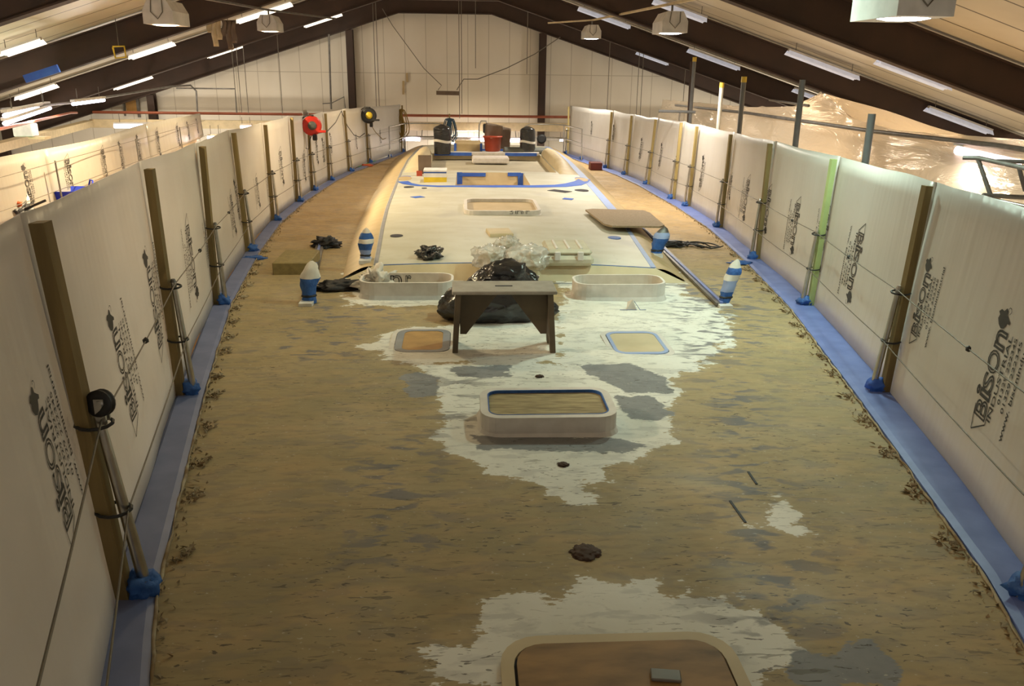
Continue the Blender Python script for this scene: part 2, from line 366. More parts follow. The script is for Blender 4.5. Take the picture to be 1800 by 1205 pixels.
for x, l in ((-4.15, 'brown steel wall column left of the tall middle bay of far wall'), (3.05, 'brown steel wall column right of the tall middle bay of far wall'), (-11.6, 'brown steel wall column far left on the far wall')):
    h = zr(x); m_ = MB(); m_.box((x, 33.1, h/2), (.03, .28, h)); m_.box((x, 32.96, h/2), (.26, .03, h)); m_.box((x, 33.24, h/2), (.26, .03, h))
    tag(m_.build('wall_column', 'brown'), l, 'column')

# roof battens (reflector with tube) lying along the slope just before each frame
BAT = [((0, 90), (75, 68), 1), ((225, 98), (305, 73), 1), ((363, 97), (425, 78), 1), ((417, 35), (510, 3), 1), ((533, 43), (600, 22), 1), ((200, 153), (265, 132), 1), ((27, 170), (97, 147), 1),
       ((1019, 11), (1107, 45), 0), ((1120, 90), (1175, 110), 0), ((1213, 85), (1298, 118), 0), ((1145, 0), (1250, 30), 0), ((1390, 87), (1505, 133), 0), ((1550, 102), (1665, 150), 0), ((1640, 188), (1735, 228), 0), ((1395, 155), (1480, 185), 0)]
BL = ['lit roof light at the top left edge of the photo', 'lit roof light left of the yellow wire frame', 'lit roof light on left slope, right of the yellow hook frame', 'lit roof light high up between the two left box lamps', 'small lit roof light just left of the far left ridge',
      'lit roof light low on left slope beside the far wall column', 'lit roof light low on left slope above the bright hanging tubes',
      'pale unlit roof light above the farthest right box lamp', 'small pale roof light on right slope next to the far wall', 'pale roof light above the scaffold poles on right slope', 'pale roof light above the middle right box lamp',
      'pale roof light in middle of the right slope with cable loops', 'thin pale roof light against the nearest right rafter', 'pale roof light low on right slope near right edge', 'pale roof light low on right slope above the film tent']
def on_ceiling(px, py, off=.2):
    best = None
    for k in range(60, 330*2):
        p = PY(px, py, k*.05); d = abs(zc(p.x)-off-p.z)
        if best is None or d < best[0]: best = (d, p)
    return best[1]
for (a, b, on), lb in zip(BAT, BL):
    A, B = on_ceiling(*a), on_ceiling(*b); Y = (A.y+B.y)/2; A = Vector((A.x, Y, zc(A.x)-.2)); B = Vector((B.x, Y, zc(B.x)-.2))
    mid = (A+B)/2; t = thing('roof_light', lb, 'light', mid, 'fluorescent roof lights under the roof slopes')
    d = (B-A).normalized(); n = Vector((0, 1, 0)).cross(d); n = n if n.z < 0 else -n
    MB().beam(A, B, .1, .06, upv=-n).build('reflector_spine', 'lamp_white', t)
    h = MB(); w = .16
    for s_ in (-1, 1):
        o1 = Vector((0, s_*.03, 0)); o2 = Vector((0, s_*w, 0))+n*.11
        h.add([A+o1, B+o1, B+o2, A+o2, A+o1-n*.01, B+o1-n*.01, B+o2-n*.01, A+o2-n*.01], [(0, 1, 2, 3), (7, 6, 5, 4), (3, 2, 6, 7), (0, 4, 5, 1)])
    h.build('reflector', 'battenon' if on else 'battenoff_glow', t)
    for s_ in (-1, 1):
        MB().tube([A+n*.07+Vector((0, s_*.06, 0)), B+n*.07+Vector((0, s_*.06, 0))], .02, 8).build('tube', 'battenon' if on else 'battenoff_glow', t)
    if on: light('roof_light_glow', 'AREA', mid+n*.14, 12, TUBE, 1.2, .25, rot=(0, math.atan2(-n.x, -n.z), 0), parent=t)
    hg = MB()
    for q in (A+(B-A)*.1, A+(B-A)*.9): hg.tube([q, q+Vector((0, 0, .2))], .008, 5)
    hg.build('hanger', 'dull', t)

# conduits carrying the high bay lamps
def conduit(pts, label, name='conduit_rail', m='cream', w=.06, h=.04):
    mb = MB()
    for a, b in zip(pts, pts[1:]): mb.beam(a, b, w, h)
    return tag(mb.build(name, m), label, 'conduit')
conduit([(-4.1, 2, 8.0), (-4.6, 14, 8.16), (-4.56, 21.3, 8.38), (-3.5, 25, 8.42)], 'long grey conduit rail on left from which two box lamps hang', m='dull')
conduit([(3.4, 2, 7.75), (3.53, 6.8, 7.95), (3.72, 15.5, 8.22), (3.63, 24.5, 8.46), (2.6, 26.5, 8.48)], 'long cream conduit rail on right carrying three box lamps')
LL = ['big white box lamp glowing at the top right corner', 'white box lamp with glowing lens halfway along the right conduit', 'small white box lamp at far end of the right conduit',
      'white box lamp on left conduit, nearer one of the two', 'small white box lamp on left conduit beside the far wall', 'box lamp on left conduit just out of view', 'box lamp high between the nearest frames, out of view', 'fill lamp added high left of the ridge for the left deck, out of view above', 'fill lamp added under the ridge to light the aft deck, out of view']
for i, (x, y, z, pw, c) in enumerate(LAMPS):
    t = thing('high_bay_lamp', LL[i], 'lamp', (x, y, z), 'box lamps hung from the conduits')
    b = MB(); W, Dp, H = .225, .8, .22
    cxx = [(-W, -.06), (W, -.06), (W, .12), (W*.6, .28), (-W*.6, .28), (-W, .12)]
    vs = [(x+a*(1 if j else 1), y+(-.2 if j else Dp), z+h_) for j in (1, 0) for a, h_ in cxx]
    b.add([(x+a, y-.2, z+h_) for a, h_ in cxx]+[(x+a, y+Dp-.2, z+h_) for a, h_ in cxx],
          [(0, 1, 2, 3, 4, 5), (11, 10, 9, 8, 7, 6)]+[(k, k+6, (k+1) % 6+6, (k+1) % 6) for k in range(1, 6)])
    # underside with a round opening is a simple ring
    b.ring([(x+(W if abs(math.cos(a)) > .7 else abs(math.cos(a))/.7*W)*(1 if math.cos(a) > 0 else -1), y+.2+(.4 if abs(math.sin(a)) > .7 else abs(math.sin(a))/.7*.4)*(1 if math.sin(a) > 0 else -1)) for a in [2*math.pi*k/24+.01 for k in range(24)]],
           [(x+.2*math.cos(2*math.pi*k/24+.01), y+.13+.2*math.sin(2*math.pi*k/24+.01)) for k in range(24)], z-.07, z-.06)
    b.build('housing', 'lamp_white', t)
    MB().lathe((x, y+.13, z-.085), [(.06, -.0), (.14, .004), (.21, .02), (.215, .03)], 24).build('lens', 'lens' if i in (0, 1, 2, 6) else mat('lens_warm', (.9, .85, .8), .3, emit=(1, .75, .45), estr=8), t)
    sp = MB(); sp.tube([(x-.08, y-.205, z+.27), (x-.1, y-.21, z+.1), (x, y-.215, z+.0), (x+.08, y-.21, z+.1), (x+.08, y-.205, z+.27)], .007, 6).build('cable', 'wire', t)
    MB().tube([(x, y+.1, z+.27), (x, y+.1, z+.4 if i < 6 else zc(x)-.06)], .02, 8).build('bracket', 'dull', t)
    light('lamp_light', 'SPOT', (x, y+.11, z-.16), pw*4, c, .12, parent=t, spread=R(165))
for k, (x_, y_, p_) in enumerate(((-10.5, 7, 420), (-11, 18, 480), (10.5, 6, 420), (11, 17, 520), (11, 28, 420), (-10, 29, 420))):   # unseen fill lamps added to brighten roof, walls and sheets
    t = thing('added_aisle_fill', 'fill lamp added in the side aisle to brighten the hall, hidden below deck level', 'lamp', (x_, y_, 0), 'fill lamps added in the side aisles')
    MB().tube([(x_, y_, 0), (x_, y_, 2.6)], .025, 8).build('stand', 'dull', t); MB().box((x_, y_, 2.66), (.3, .2, .1), bev=.02).build('head', 'lamp_white', t)
    light('added_aisle_fill_light', 'POINT', (x_, y_, 3.0), p_, SOFT, .3, parent=t)

# pipes and beams on the far wall
def pipe(pts, r, m, name, label, cat='pipe'): return tag(MB().tube(pts, r, 8).build(name, m), label, cat)
pipe([(-13.6, 32.6, 5.50), (4.35, 32.6, 5.48)], .05, 'redpipe', 'water_pipe', 'dark red horizontal pipe running along the far wall')
conduit([(-13.6, 32.3, 5.12), (10, 32.3, 5.12)], 'cream crane beam running across the far end of the hall', 'crane_beam', 'cream', .2, .3)
A_ = PZ(-40, 268, 5.1)
conduit([(-13.6, 32.2, 5.12), tuple(A_)], 'peach coloured crane beam coming forward on the far left', 'crane_beam', 'cream', .3, .22)
conduit([(-6.5, 31.8, 4.72), (10, 31.8, 4.72)], 'thin grey rail below the cream crane beam at far end', 'cable_tray', 'lamp_white', .08, .1)
pipe([PY(1, 193, 16), PY(130, 180, 22), PY(300, 152, 30), PY(335, 150, 31.5), PY(345, 160, 31.8), PY(347, 196, 31.8)], .03, 'dull', 'air_pipe', 'grey pipe rising on far left then bending down at the wall')
pipe([PY(310, 155, 31.8), PY(413, 156, 31.8), PY(416, 198, 31.8)], .025, 'dull', 'air_pipe', 'thin pipe frame bent down on far wall left of the tall post')
pipe([PY(-10, 229, 14), PY(125, 198, 24), PY(135, 198, 25)], .03, 'redpipe', 'water_pipe', 'brown pipe on the far left above the peach beam')
pipe([PY(578, 60, 32.7), PY(582, 192, 32.7)], .035, 'dull', 'wall_conduit', 'vertical conduit just left of the left wall column', 'conduit')
pipe([PY(567, 182, 32.6), PY(583, 181, 32.6), PY(605, 170, 32.6), PY(607, 190, 32.6)], .02, 'dull', 'wall_conduit', 'small kinked conduit at foot of the left wall column', 'conduit')
# hanging cables
CB = [(417, 80, 198), (425, 80, 198), (437, 60, 200), (497, 55, 200), (662, 5, 195), (667, 5, 195), (808, 0, 208), (812, 0, 200), (836, 0, 120), (1067, 70, 195), (1118, 85, 205), (1125, 85, 205), (1200, 125, 190), (135, 120, 190), (157, 100, 175), (926, 55, 130)]
for k, (x, y0, y1) in enumerate(CB):
    Yc = 31.0; a = PY(x, y1, Yc); top = Vector((a.x, Yc, zc(a.x)-.05))
    tag(MB().tube([top, a+Vector((0, 0, .0))], .012, 5).build('hanging_cable', 'wire'), 'thin dark cable hanging straight down from the roof before the far wall', 'cable', 'thin cables hanging down in front of the far wall')
# wooden bar on ropes
t = thing('hanging_bar', 'short brown wooden bar hung on ropes in the middle of the far wall', 'bar', PY(787, 163, 29))
MB().beam(PY(767, 163, 29), PY(807, 164, 29), .1, .13).build('bar', 'brownsheet', t)
MB().tube([PY(770, 158, 29), PY(776, 150, 29), PY(745, 120, 29), PY(690, 45, 29), PY(672, 15, 29)], .012, 5).build('rope', 'wire', t)
MB().tube([PY(803, 158, 29), PY(815, 139, 29), PY(840, 139, 29), PY(890, 120, 28.8), PY(940, 95, 28.5), PY(985, 65, 28)], .014, 5).build('rope', 'wire', t)
for a, b, l in (((715, 128), (716, 144), 'upper'), ((709, 142), (709, 166), 'lower')):
    tag(MB().beam(PY(*a, 33.3), PY(*b, 33.3), .08, .02, upv=(0, 1, 0)).build('wood_strip', 'sand'), 'short tan wood strip on the far wall, %s one of two' % l, 'wood strip')
# orange framed hatch on the far wall
t = thing('wall_opening', 'orange panel in a grey frame on the far wall at far left', 'panel', PY(231, 200, 33.2))
c = PY(231, 187, 33.22); MB().box(c, (.38, .04, .55)).build('panel', 'plyo', t)
MB().box(c+Vector((.26, -.03, -.02)), (.1, .06, .75)).box(c+Vector((-.26, -.03, -.02)), (.06, .06, .65)).build('frame', 'dull', t)

# mezzanine beyond the stern with its things
t = thing('mezzanine', 'green edged mezzanine floor beyond the stern of the yacht', 'mezzanine', (0, 31, 4.0))
MB().box((0, 31.0, 4.0), (15, 3.2, .16)).build('platform', 'floorm', t)
MB().box((0, 29.38, 4.02), (15, .05, .22)).build('edge_board', 'green', t)
for x in (-7, -2.4, 2.4, 7): MB().box((x, 29.6, 1.96), (.15, .15, 3.92)).build('post', 'brown', t)
t = thing('red_stand', 'red metal stand on the mezzanine behind the stern rail', 'stand', PY(830, 262, 31.4))
q = PY(829, 252, 31.4); z0 = 4.08; m_ = MB()
for dx in (-.22, .2): m_.beam((q.x+dx, 31.4, z0), (q.x+dx, 31.4, q.z), .05, .05, upv=(0, 1, 0))
m_.beam((q.x-.3, 31.4, q.z), (q.x+.35, 31.4, q.z), .07, .07); m_.build('frame', 'redplastic', t)

for x_ in (-5, -1.5, 2, 6, 9.5): tag(MB().tube([(x_, 31.8, 4.76), (x_, 32.25, 5.0)], .015, 6).build('tray_hanger', 'dull'), 'short rod holding the grey rail to the crane beam', 'hanger', 'rods holding the grey rail')
def tube_light(a, b, Ya, Yb, label, pw=60, r=.035, hang=.25, hz=0):
    A, B = PY(*a, Ya), PY(*b, Yb); mid = (A+B)/2; hang = max(.2, hz-mid.z-.08) if hz else hang
    t = thing('tube_light', label, 'light', mid, 'bright fluorescent tubes near the gantry')
    MB().tube([A, B], r, 10).build('tube', 'tubeon', t)
    MB().beam(A+Vector((0, 0, .07)), B+Vector((0, 0, .07)), .1, .05).build('housing', 'lamp_white', t)
    h = MB()
    for q in (A+(B-A)*.15, A+(B-A)*.85): h.tube([q+Vector((0, 0, .08)), q+Vector((0, 0, .08+hang))], .008, 5)
    h.build('hanger', 'dull', t)
    if pw: light('tube_glow', 'AREA', mid-Vector((0, 0, .06)), pw, TUBE, .9, .12, parent=t)
tube_light((705, 243), (738, 244), 31.8, 31.8, 'bright tube light left of the left black-wrapped pedestal', 80, .08, hz=4.68)
tube_light((803, 228), (843, 228), 32.3, 32.3, 'bright tube light right of the blue rope hank, upper one', 80, .05, hz=4.98)
tube_light((829, 245), (856, 245), 31.8, 31.8, 'bright tube light just left of the red bin', 80, .08, hz=4.68)
tube_light((893, 246), (915, 246), 31.8, 31.8, 'bright tube light between red bin and right black pedestal', 80, .08, hz=4.68)
tube_light((984, 246), (991, 246), 31.8, 31.8, 'short bright tube light at foot of the right stern post', 20, .05, hz=4.68)
tube_light((8, 203), (85, 186), 15, 20, 'upper of two long bright tubes at far left', 60)
tube_light((8, 217), (88, 190), 15, 20, 'lower of two long bright tubes at far left', 60)
tube_light((128, 183), (183, 176), 20, 22, 'bright tube light right of the two long tubes at far left', 50)
tube_light((201, 221), (269, 221), 24, 24, 'bright horizontal tube light over the far row of sheets', 60, .06)
tube_light((368, 242), (388, 241), 24, 24.5, 'small bright lamp beside the end of far sheet row', 20, .07)
tube_light((423, 223), (443, 223), 26, 26, 'small bright tube above the fourth left sheet', 20, .05, hz=4.68)
bx = PY(45, 228, 19.5); t = thing('junction_box', 'white electrical box standing on the peach beam at far left', 'box', bx-Vector((0, 0, .15)))
MB().box(bx, (.42, .3, .28), bev=.02).build('body', 'white', t); MB().box(bx+Vector((.25, .05, -.17)), (.35, .3, .05)).build('bracket', 'cream', t)
# odd bits under the left roof
q = PY(210, 92, 20); t = thing('hook_frame', 'small yellow wire frame hanging under the left roof slope', 'frame', q)
MB().tube([q+Vector((-.13, 0, .12)), q+Vector((.12, 0, .13)), q+Vector((.13, 0, -.1)), q+Vector((-.1, 0, -.12)), q+Vector((-.13, 0, .1))], .02, 6).build('wire_frame', 'yellow', t)
MB().tube([q+Vector((0, 0, .12)), q+Vector((0, 0, .7))], .008, 5).build('cord', 'wire', t)
for (px, py, l, m_) in ((376, 52, 'pale rag hanging under left roof between the two box lamps', 'cream'), (402, 58, 'brown rag hanging just right of the pale rag', 'brownsheet')):
    q = PY(px, py, 21); mb = MB()
    for k in range(3):
        mb.grid(lambda u, v, k=k: q+Vector((-.15+k*.1+u*.12+.02*math.sin(v*7+k), .03*math.sin(u*6+v*5), .28-v*(.35+.15*((k*2) % 3)))), 3, 8)
    mb.tube([q+Vector((0, 0, .25)), q+Vector((0, 0, .9))], .006, 5)
    tag(mb.build('hanging_rag', m_, solid=.006), l, 'rag')
tag(MB().beam(PY(44, 139, 14.5), PY(103, 120, 14.5), .05, .12).build('tape_strip', 'tapeblue2'), 'blue strip fixed under the nearest left rafter', 'tape')

# ================================================================== THE YACHT
YA = thing('sailing_yacht', 'large sailing yacht with stripped tan deck and pale coachroof filling the hall', 'yacht', (cx(14), 14, 0))
Y0, Y1 = .6, 28.3
def inpoly_sd(X, Yg, poly):
    px = np.array([p[0] for p in poly]); py = np.array([p[1] for p in poly]); n = len(poly)
    ins = np.zeros(X.shape, bool); d = np.full(X.shape, 1e9)
    for i in range(n):
        x0, y0, x1, y1 = px[i], py[i], px[(i+1) % n], py[(i+1) % n]
        c = ((y0 > Yg) != (y1 > Yg)) & (X < (x1-x0)*(Yg-y0)/((y1-y0) or 1e-9)+x0); ins ^= c
        dx, dy = x1-x0, y1-y0; L2 = dx*dx+dy*dy or 1e-9
        t = np.clip(((X-x0)*dx+(Yg-y0)*dy)/L2, 0, 1); d = np.minimum(d, np.hypot(X-x0-t*dx, Yg-y0-t*dy))
    return np.where(ins, d, -d)
def pp(lst): return [tuple(P(x, y))[:2] for x, y in lst]
WHITE = [
 [(612, 476), (1188, 478), (1190, 492), (608, 492)],
 [(705, 640), (790, 636), (985, 640), (1060, 605), (1190, 580), (1275, 592), (1270, 625), (1205, 652), (1195, 700), (1190, 760), (1150, 792), (1090, 822), (1042, 840), (1035, 885), (998, 888), (970, 855), (900, 842), (850, 817), (800, 797), (763, 772), (770, 700), (758, 660)],
 [(640, 608), (690, 580), (800, 572), (870, 560), (985, 565), (985, 640), (800, 640), (700, 645)],
 [(985, 640), (975, 560), (990, 535), (1180, 515), (1240, 528), (1290, 560), (1285, 600), (1200, 640)],
 [(610, 488), (820, 486), (815, 540), (610, 535)],
 [(985, 488), (1190, 488), (1215, 535), (1000, 545)],
 [(1338, 885), (1355, 875), (1390, 876), (1412, 900), (1414, 928), (1430, 938), (1350, 930)],
 [(755, 1215), (790, 1150), (840, 1100), (865, 1052), (945, 1042), (985, 1052), (1010, 1030), (1050, 1036), (1105, 1025), (1130, 1028), (1180, 1042), (1260, 1052), (1345, 1068), (1360, 1100), (1400, 1140), (1380, 1215)],
]
GREY = [[(700, 660), (728, 655), (775, 665), (765, 697), (738, 702), (712, 685)], [(785, 642), (895, 645), (893, 664), (800, 667)], [(1010, 643), (1100, 638), (1182, 665), (1175, 690), (1100, 690), (1035, 662)],
        [(1085, 700), (1140, 698), (1198, 730), (1150, 742), (1088, 728)], [(822, 765), (1092, 770), (1140, 785), (1090, 799), (850, 790)],
        [(1375, 1175), (1440, 1142), (1530, 1130), (1572, 1170), (1580, 1215), (1370, 1215)]]
SMUDGE = [[(640, 770), (750, 770), (760, 980), (620, 980)], [(1240, 640), (1320, 640), (1460, 1110), (1300, 1110)], [(560, 530), (700, 540), (600, 640), (450, 620)], [(1180, 500), (1330, 480), (1350, 620), (1200, 640)], [(790, 660), (830, 660), (820, 750), (780, 750)]]
OLD = [[(230, 540), (700, 640), (760, 780), (850, 1000), (700, 1205), (200, 1205)]]
ys = np.concatenate([np.arange(Y0, 11, .032), np.arange(11, Y1+.01, .1)]); ts = np.linspace(-1, 1, 200)
Yg, Tg = np.meshgrid(ys, ts, indexing='ij')
WG = np.interp(Yg, WY, WW)-.04; CG = .54+.007*Yg; Xg = CG+Tg*WG
HG = np.interp(Yg, KY, KH); tt = (Xg-CG)/np.interp(Yg, WY, WW); Zg = 7-HG-.011*(Xg-.6-.007*Yg)*np.clip((30-Yg)/12, 0, 1)-.02+.03*(1-tt*tt)
ORGY = ORG[YA.name]
me = bpy.data.meshes.new('deck'); nv = Xg.size; co = np.stack([Xg-ORGY.x, Yg-ORGY.y, Zg-ORGY.z], -1).reshape(-1, 3)
ny, nx = Xg.shape; I = np.arange(nv).reshape(ny, nx)
fa = np.stack([I[:-1, :-1], I[:-1, 1:], I[1:, 1:], I[1:, :-1]], -1).reshape(-1, 4)
me.vertices.add(nv); me.vertices.foreach_set('co', co.ravel()); me.loops.add(fa.size); me.loops.foreach_set('vertex_index', fa.ravel().astype(np.int32))
me.polygons.add(len(fa)); me.polygons.foreach_set('loop_start', np.arange(0, fa.size, 4, dtype=np.int32)); me.polygons.foreach_set('loop_total', np.full(len(fa), 4, np.int32))
me.update(calc_edges=True); me.polygons.foreach_set('use_smooth', np.ones(len(fa), bool))
for nm, polys in (('a_white', WHITE), ('a_grey', GREY), ('a_smudge', SMUDGE), ('a_old', OLD)):
    sd = np.full(Xg.shape, -5.)
    for pl in polys: sd = np.maximum(sd, inpoly_sd(Xg, Yg, pp(pl)))
    at = me.attributes.new(nm, 'FLOAT', 'POINT'); at.data.foreach_set('value', np.clip(sd, -1, 1).ravel().astype(np.float32))
def deck_mat():
    m = bpy.data.materials.new('stripped_deck'); m.use_nodes = True; nt = m.node_tree; N = nt.nodes; L = nt.links; b = N['Principled BSDF']
    geo = N.new('ShaderNodeNewGeometry')
    def nz(scale, st=(1, 1, 1), det=6, dist=0):
        mp = N.new('ShaderNodeMapping'); mp.inputs['Scale'].default_value = st; L.new(geo.outputs['Position'], mp.inputs[0])
        n = N.new('ShaderNodeTexNoise'); n.inputs['Scale'].default_value = scale; n.inputs['Detail'].default_value = det; n.inputs['Distortion'].default_value = dist
        L.new(mp.outputs[0], n.inputs['Vector']); return n.outputs['Fac']
    def mr(s, a, b_, c=0, d=1):
        n = N.new('ShaderNodeMapRange'); n.inputs[1].default_value = a; n.inputs[2].default_value = b_; n.inputs[3].default_value = c; n.inputs[4].default_value = d; L.new(s, n.inputs[0]); return n.outputs[0]
    def mix(f, a, b_):
        n = N.new('ShaderNodeMix'); n.data_type = 'RGBA'
        for s, i in ((f, 0), (a, 6), (b_, 7)):
            if isinstance(s, tuple): n.inputs[i].default_value = (*s, 1)
            elif isinstance(s, float): n.inputs[i].default_value = s
            else: L.new(s, n.inputs[i])
        return n.outputs[2]
    def ma(op, a, b_):
        n = N.new('ShaderNodeMath'); n.operation = op
        for s, i in ((a, 0), (b_, 1)):
            if isinstance(s, (int, float)): n.inputs[i].default_value = s
            else: L.new(s, n.inputs[i])
        return n.outputs[0]
    def at(nm):
        n = N.new('ShaderNodeAttribute'); n.attribute_name = nm; return n.outputs['Fac']
    sx = N.new('ShaderNodeSeparateXYZ'); L.new(geo.outputs['Position'], sx.inputs[0])
    base = mix(mr(nz(1.1), .35, .65), (.415, .325, .18), (.32, .26, .145))
    base = mix(mr(nz(3.5, (1, 2.5, 1)), .45, .7, 0, .6), base, (.47, .33, .17))
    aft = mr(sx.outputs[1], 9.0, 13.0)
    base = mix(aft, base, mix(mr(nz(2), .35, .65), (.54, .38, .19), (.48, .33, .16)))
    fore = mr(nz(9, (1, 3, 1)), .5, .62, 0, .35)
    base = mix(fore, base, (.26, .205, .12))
    # ragged white filler and grey patches
    rag = ma('ADD', ma('MULTIPLY', ma('SUBTRACT', nz(5), .5), .55), ma('MULTIPLY', ma('SUBTRACT', nz(26, (1, 2.4, 1)), .5), .16))
    wm = mr(ma('ADD', at('a_white'), rag), -.004, .006)
    gm = mr(ma('ADD', at('a_grey'), ma('MULTIPLY', rag, .45)), -.004, .01)
    halo = mr(ma('ADD', at('a_white'), rag), -.09, -.0, 0, .35)
    base = mix(halo, base, (.46, .39, .26))
    white = mix(mr(nz(2.2), .35, .7), (.80, .79, .74), (.70, .69, .63)); base = mix(wm, base, white)
    base = mix(gm, base, mix(mr(nz(8), .3, .7), (.27, .275, .285), (.22, .225, .235)))
    # bluish smudges and short cross scratches
    sm = ma('MULTIPLY', mr(nz(5, (1, 2.2, 1), 5, .4), .52, .60), mr(at('a_smudge'), -.2, .15, .22, .85))
    base = mix(sm, base, (.15, .15, .17))
    sc = mr(nz(6, (1.2, 6, 1), 5, .6), .635, .66, 0, .7); sc = ma('MULTIPLY', sc, mr(nz(1.2), .4, .62, .15, 1)); base = mix(sc, base, (.12, .10, .075))
    sc2 = mr(nz(17, (1, 3, 1), 4, .8), .63, .66, 0, .8); sc2 = ma('MULTIPLY', sc2, mr(nz(1.7), .42, .6, .25, 1)); base = mix(sc2, base, (.07, .055, .05))
    sp = mr(nz(38, (1, 1.6, 1), 2), .70, .73, 0, .5); base = mix(sp, base, (.62, .58, .5))
    L.new(base, b.inputs['Base Color']); b.inputs['Specular IOR Level'].default_value = .22
    L.new(mr(nz(2), .3, .7, .5, .75), b.inputs['Roughness'])
    bp = N.new('ShaderNodeBump'); bp.inputs['Strength'].default_value = .25; bp.inputs['Distance'].default_value = .004
    L.new(ma('ADD', nz(30), wm), bp.inputs['Height']); L.new(bp.outputs[0], b.inputs['Normal'])
    return m
me.materials.append(deck_mat()); dk = bpy.data.objects.new('deck', me); COL.objects.link(dk); dk.parent = YA; ORG[dk.name] = ORGY

# hull
def hull(u, v):
    s = 1 if u > .5 else -1
    return 0
for s, nm in ((-1, 'port'), (1, 'starboard')):
    mb = MB()
    def f(u, v, s=s):
        y = Y0+(Y1-Y0)*u; w = wd_(y)+.05; k = math.cos(v*math.pi/2)**.45 if v < 1 else 0
        top = 7-hx(cx(y)+s*w, y)-.03; return (cx(y)+s*w*max(k, .001), y+0*v, top-(top-1.2)*v)
    mb.grid(f, 40, 14); mb.build('hull_side', 'hull', YA)
mb = MB(); y = Y1; top = 7-hd(y); n = 14
pts = [(cx(y)+s*(wd_(y)+.05)*max(math.cos(v*math.pi/2)**.45 if v < 1 else 0, .001), y, top-(top-1.2)*v) for s, rng in ((-1, [k/n for k in range(n+1)]), (1, [1-k/n for k in range(n+1)])) for v in rng]
mb.add(pts, [tuple(range(len(pts)))]); mb.build('transom', 'hull', YA)

# cap rails left and right
def rail(s, m):
    mb = MB()
    prof = [(.12, -.12), (.12, .0), (.10, .012), (-.03, .008), (-.06, .0), (-.065, -.06)] if s < 0 else [(.10, -.12), (.10, .0), (.06, .012), (-.15, .008), (-.19, .0), (-.20, -.06)]
    n = 70
    for i in range(n+1):
        pass
    def f(u, v):
        y = Y0+(Y1-Y0)*u; k = v*(len(prof)-1); i = min(int(k), len(prof)-2); t = k-i
        o = prof[i][0]*(1-t)+prof[i+1][0]*t; h = prof[i][1]*(1-t)+prof[i+1][1]*t
        x = cx(y)+s*(wd_(y)+o); return (x, y, 7-hx(x, y)+h)
    mb.grid(f, n, 5, smooth=False); return mb.build('cap_rail', m, YA)
rail(-1, 'railgrey'); rail(1, 'railblue')
for s in (-1, 1):   # rough trimmed filler line along the inside of the rail
    mb = MB(); random.seed(3+s); pts = []
    y = Y0
    while y < 26:
        ins = .07 if s < 0 else .205; pts.append((cx(y)+s*(wd_(y)-ins+random.uniform(-.006, .006)), y, 7-hx(cx(y)+s*wd_(y), y)+random.uniform(-.006, .004))); y += .09
    mb.tube(pts, [random.uniform(.003, .010) for _ in pts], 5); mb.build('filler_edge', 'debris', YA)
    mb = MB()
    for k in range(420):
        y = Y0+.5+random.random()**1.1*17; o = random.uniform(.21, .21+.10*random.random())-(.14 if s < 0 else 0); x = cx(y)+s*(wd_(y)-o)
        a = random.uniform(0, 6.28); l = random.uniform(.008, .03); z = dz(x, y)+.006
        mb.add([(x, y, z), (x+l*math.cos(a), y+l*math.sin(a), z+.004), (x+l*.5*math.cos(a+1), y+l*.5*math.sin(a+1), z+.012), (x, y, z-.01)], [(0, 1, 2), (0, 3, 1), (1, 3, 2), (2, 3, 0)])
    for y in [y*.52+3.1+.2*random.random() for y in range(16)]:
        for q in range(26):
            x = cx(y)+s*(wd_(y)-(.10 if s < 0 else .23)-random.random()*.07); yy = y+random.gauss(0, .05); a = random.uniform(0, 6.28); l = random.uniform(.015, .05); z = dz(x, yy)+random.uniform(.002, .02)
            mb.add([(x, yy, z), (x+l*math.cos(a), yy+l*math.sin(a), z+.004), (x+l*.4*math.cos(a+.8), yy+l*.4*math.sin(a+.8), z+.01), (x, yy, z-.008)], [(0, 1, 2), (0, 3, 1), (1, 3, 2), (2, 3, 0)])
    o = mb.build('deck_sweepings', 'debris'); tag(o, 'brown dried shavings swept along the %s edge of the deck' % ('left' if s < 0 else 'right'), 'shavings', kind='stuff')

# hatch coamings
def coaming(c, w, d, h, r=.12, t=.05, name='hatch_coaming', m='coam', flare=.03, zb=None):
    z0 = zb if zb is not None else dz(*c); mb = MB()
    o0 = rrect(c[0], c[1], w+2*flare, d+2*flare, r+flare); o1 = rrect(c[0], c[1], w, d, r); i1 = rrect(c[0], c[1], w-2*t, d-2*t, max(r-t, .02))
    n = len(o0); vs = [(x, y, z0-.02) for x, y in o0]+[(x, y, z0+h*.25) for x, y in o1]+[(x, y, z0+h) for x, y in o1]+[(x, y, z0+h) for x, y in i1]+[(x, y, z0-.02) for x, y in i1]
    fs = [(l*n+i, l*n+(i+1) % n, (l+1)*n+(i+1) % n, (l+1)*n+i) for l in range(4) for i in range(n)]
    mb.add(vs, fs, False); return mb.build(name, m, YA)
def pad(c, w, d, h, r, m, name, t=.015, parent=YA, rot=0):
    return MB().prism(rrect(c[0], c[1], w, d, r, rot=rot), h-t, h).build(name, m, parent)
# near hatch: low white band, dark gap, scratched board
cN = (.535, 2.09); zN = dz(*cN)
MB().ring(rrect(*cN, .83, .86, .14), rrect(*cN, .74, .77, .11), zN-.02, zN+.012).build('hatch_coaming', 'sandl', YA)
MB().ring(rrect(*cN, .74, .77, .11), rrect(*cN, .715, .745, .10), zN-.02, zN+.002).build('hatch_gap', 'dark', YA)
pad(cN, .72, .75, zN+.02, .10, 'plyd', 'hatch_board')
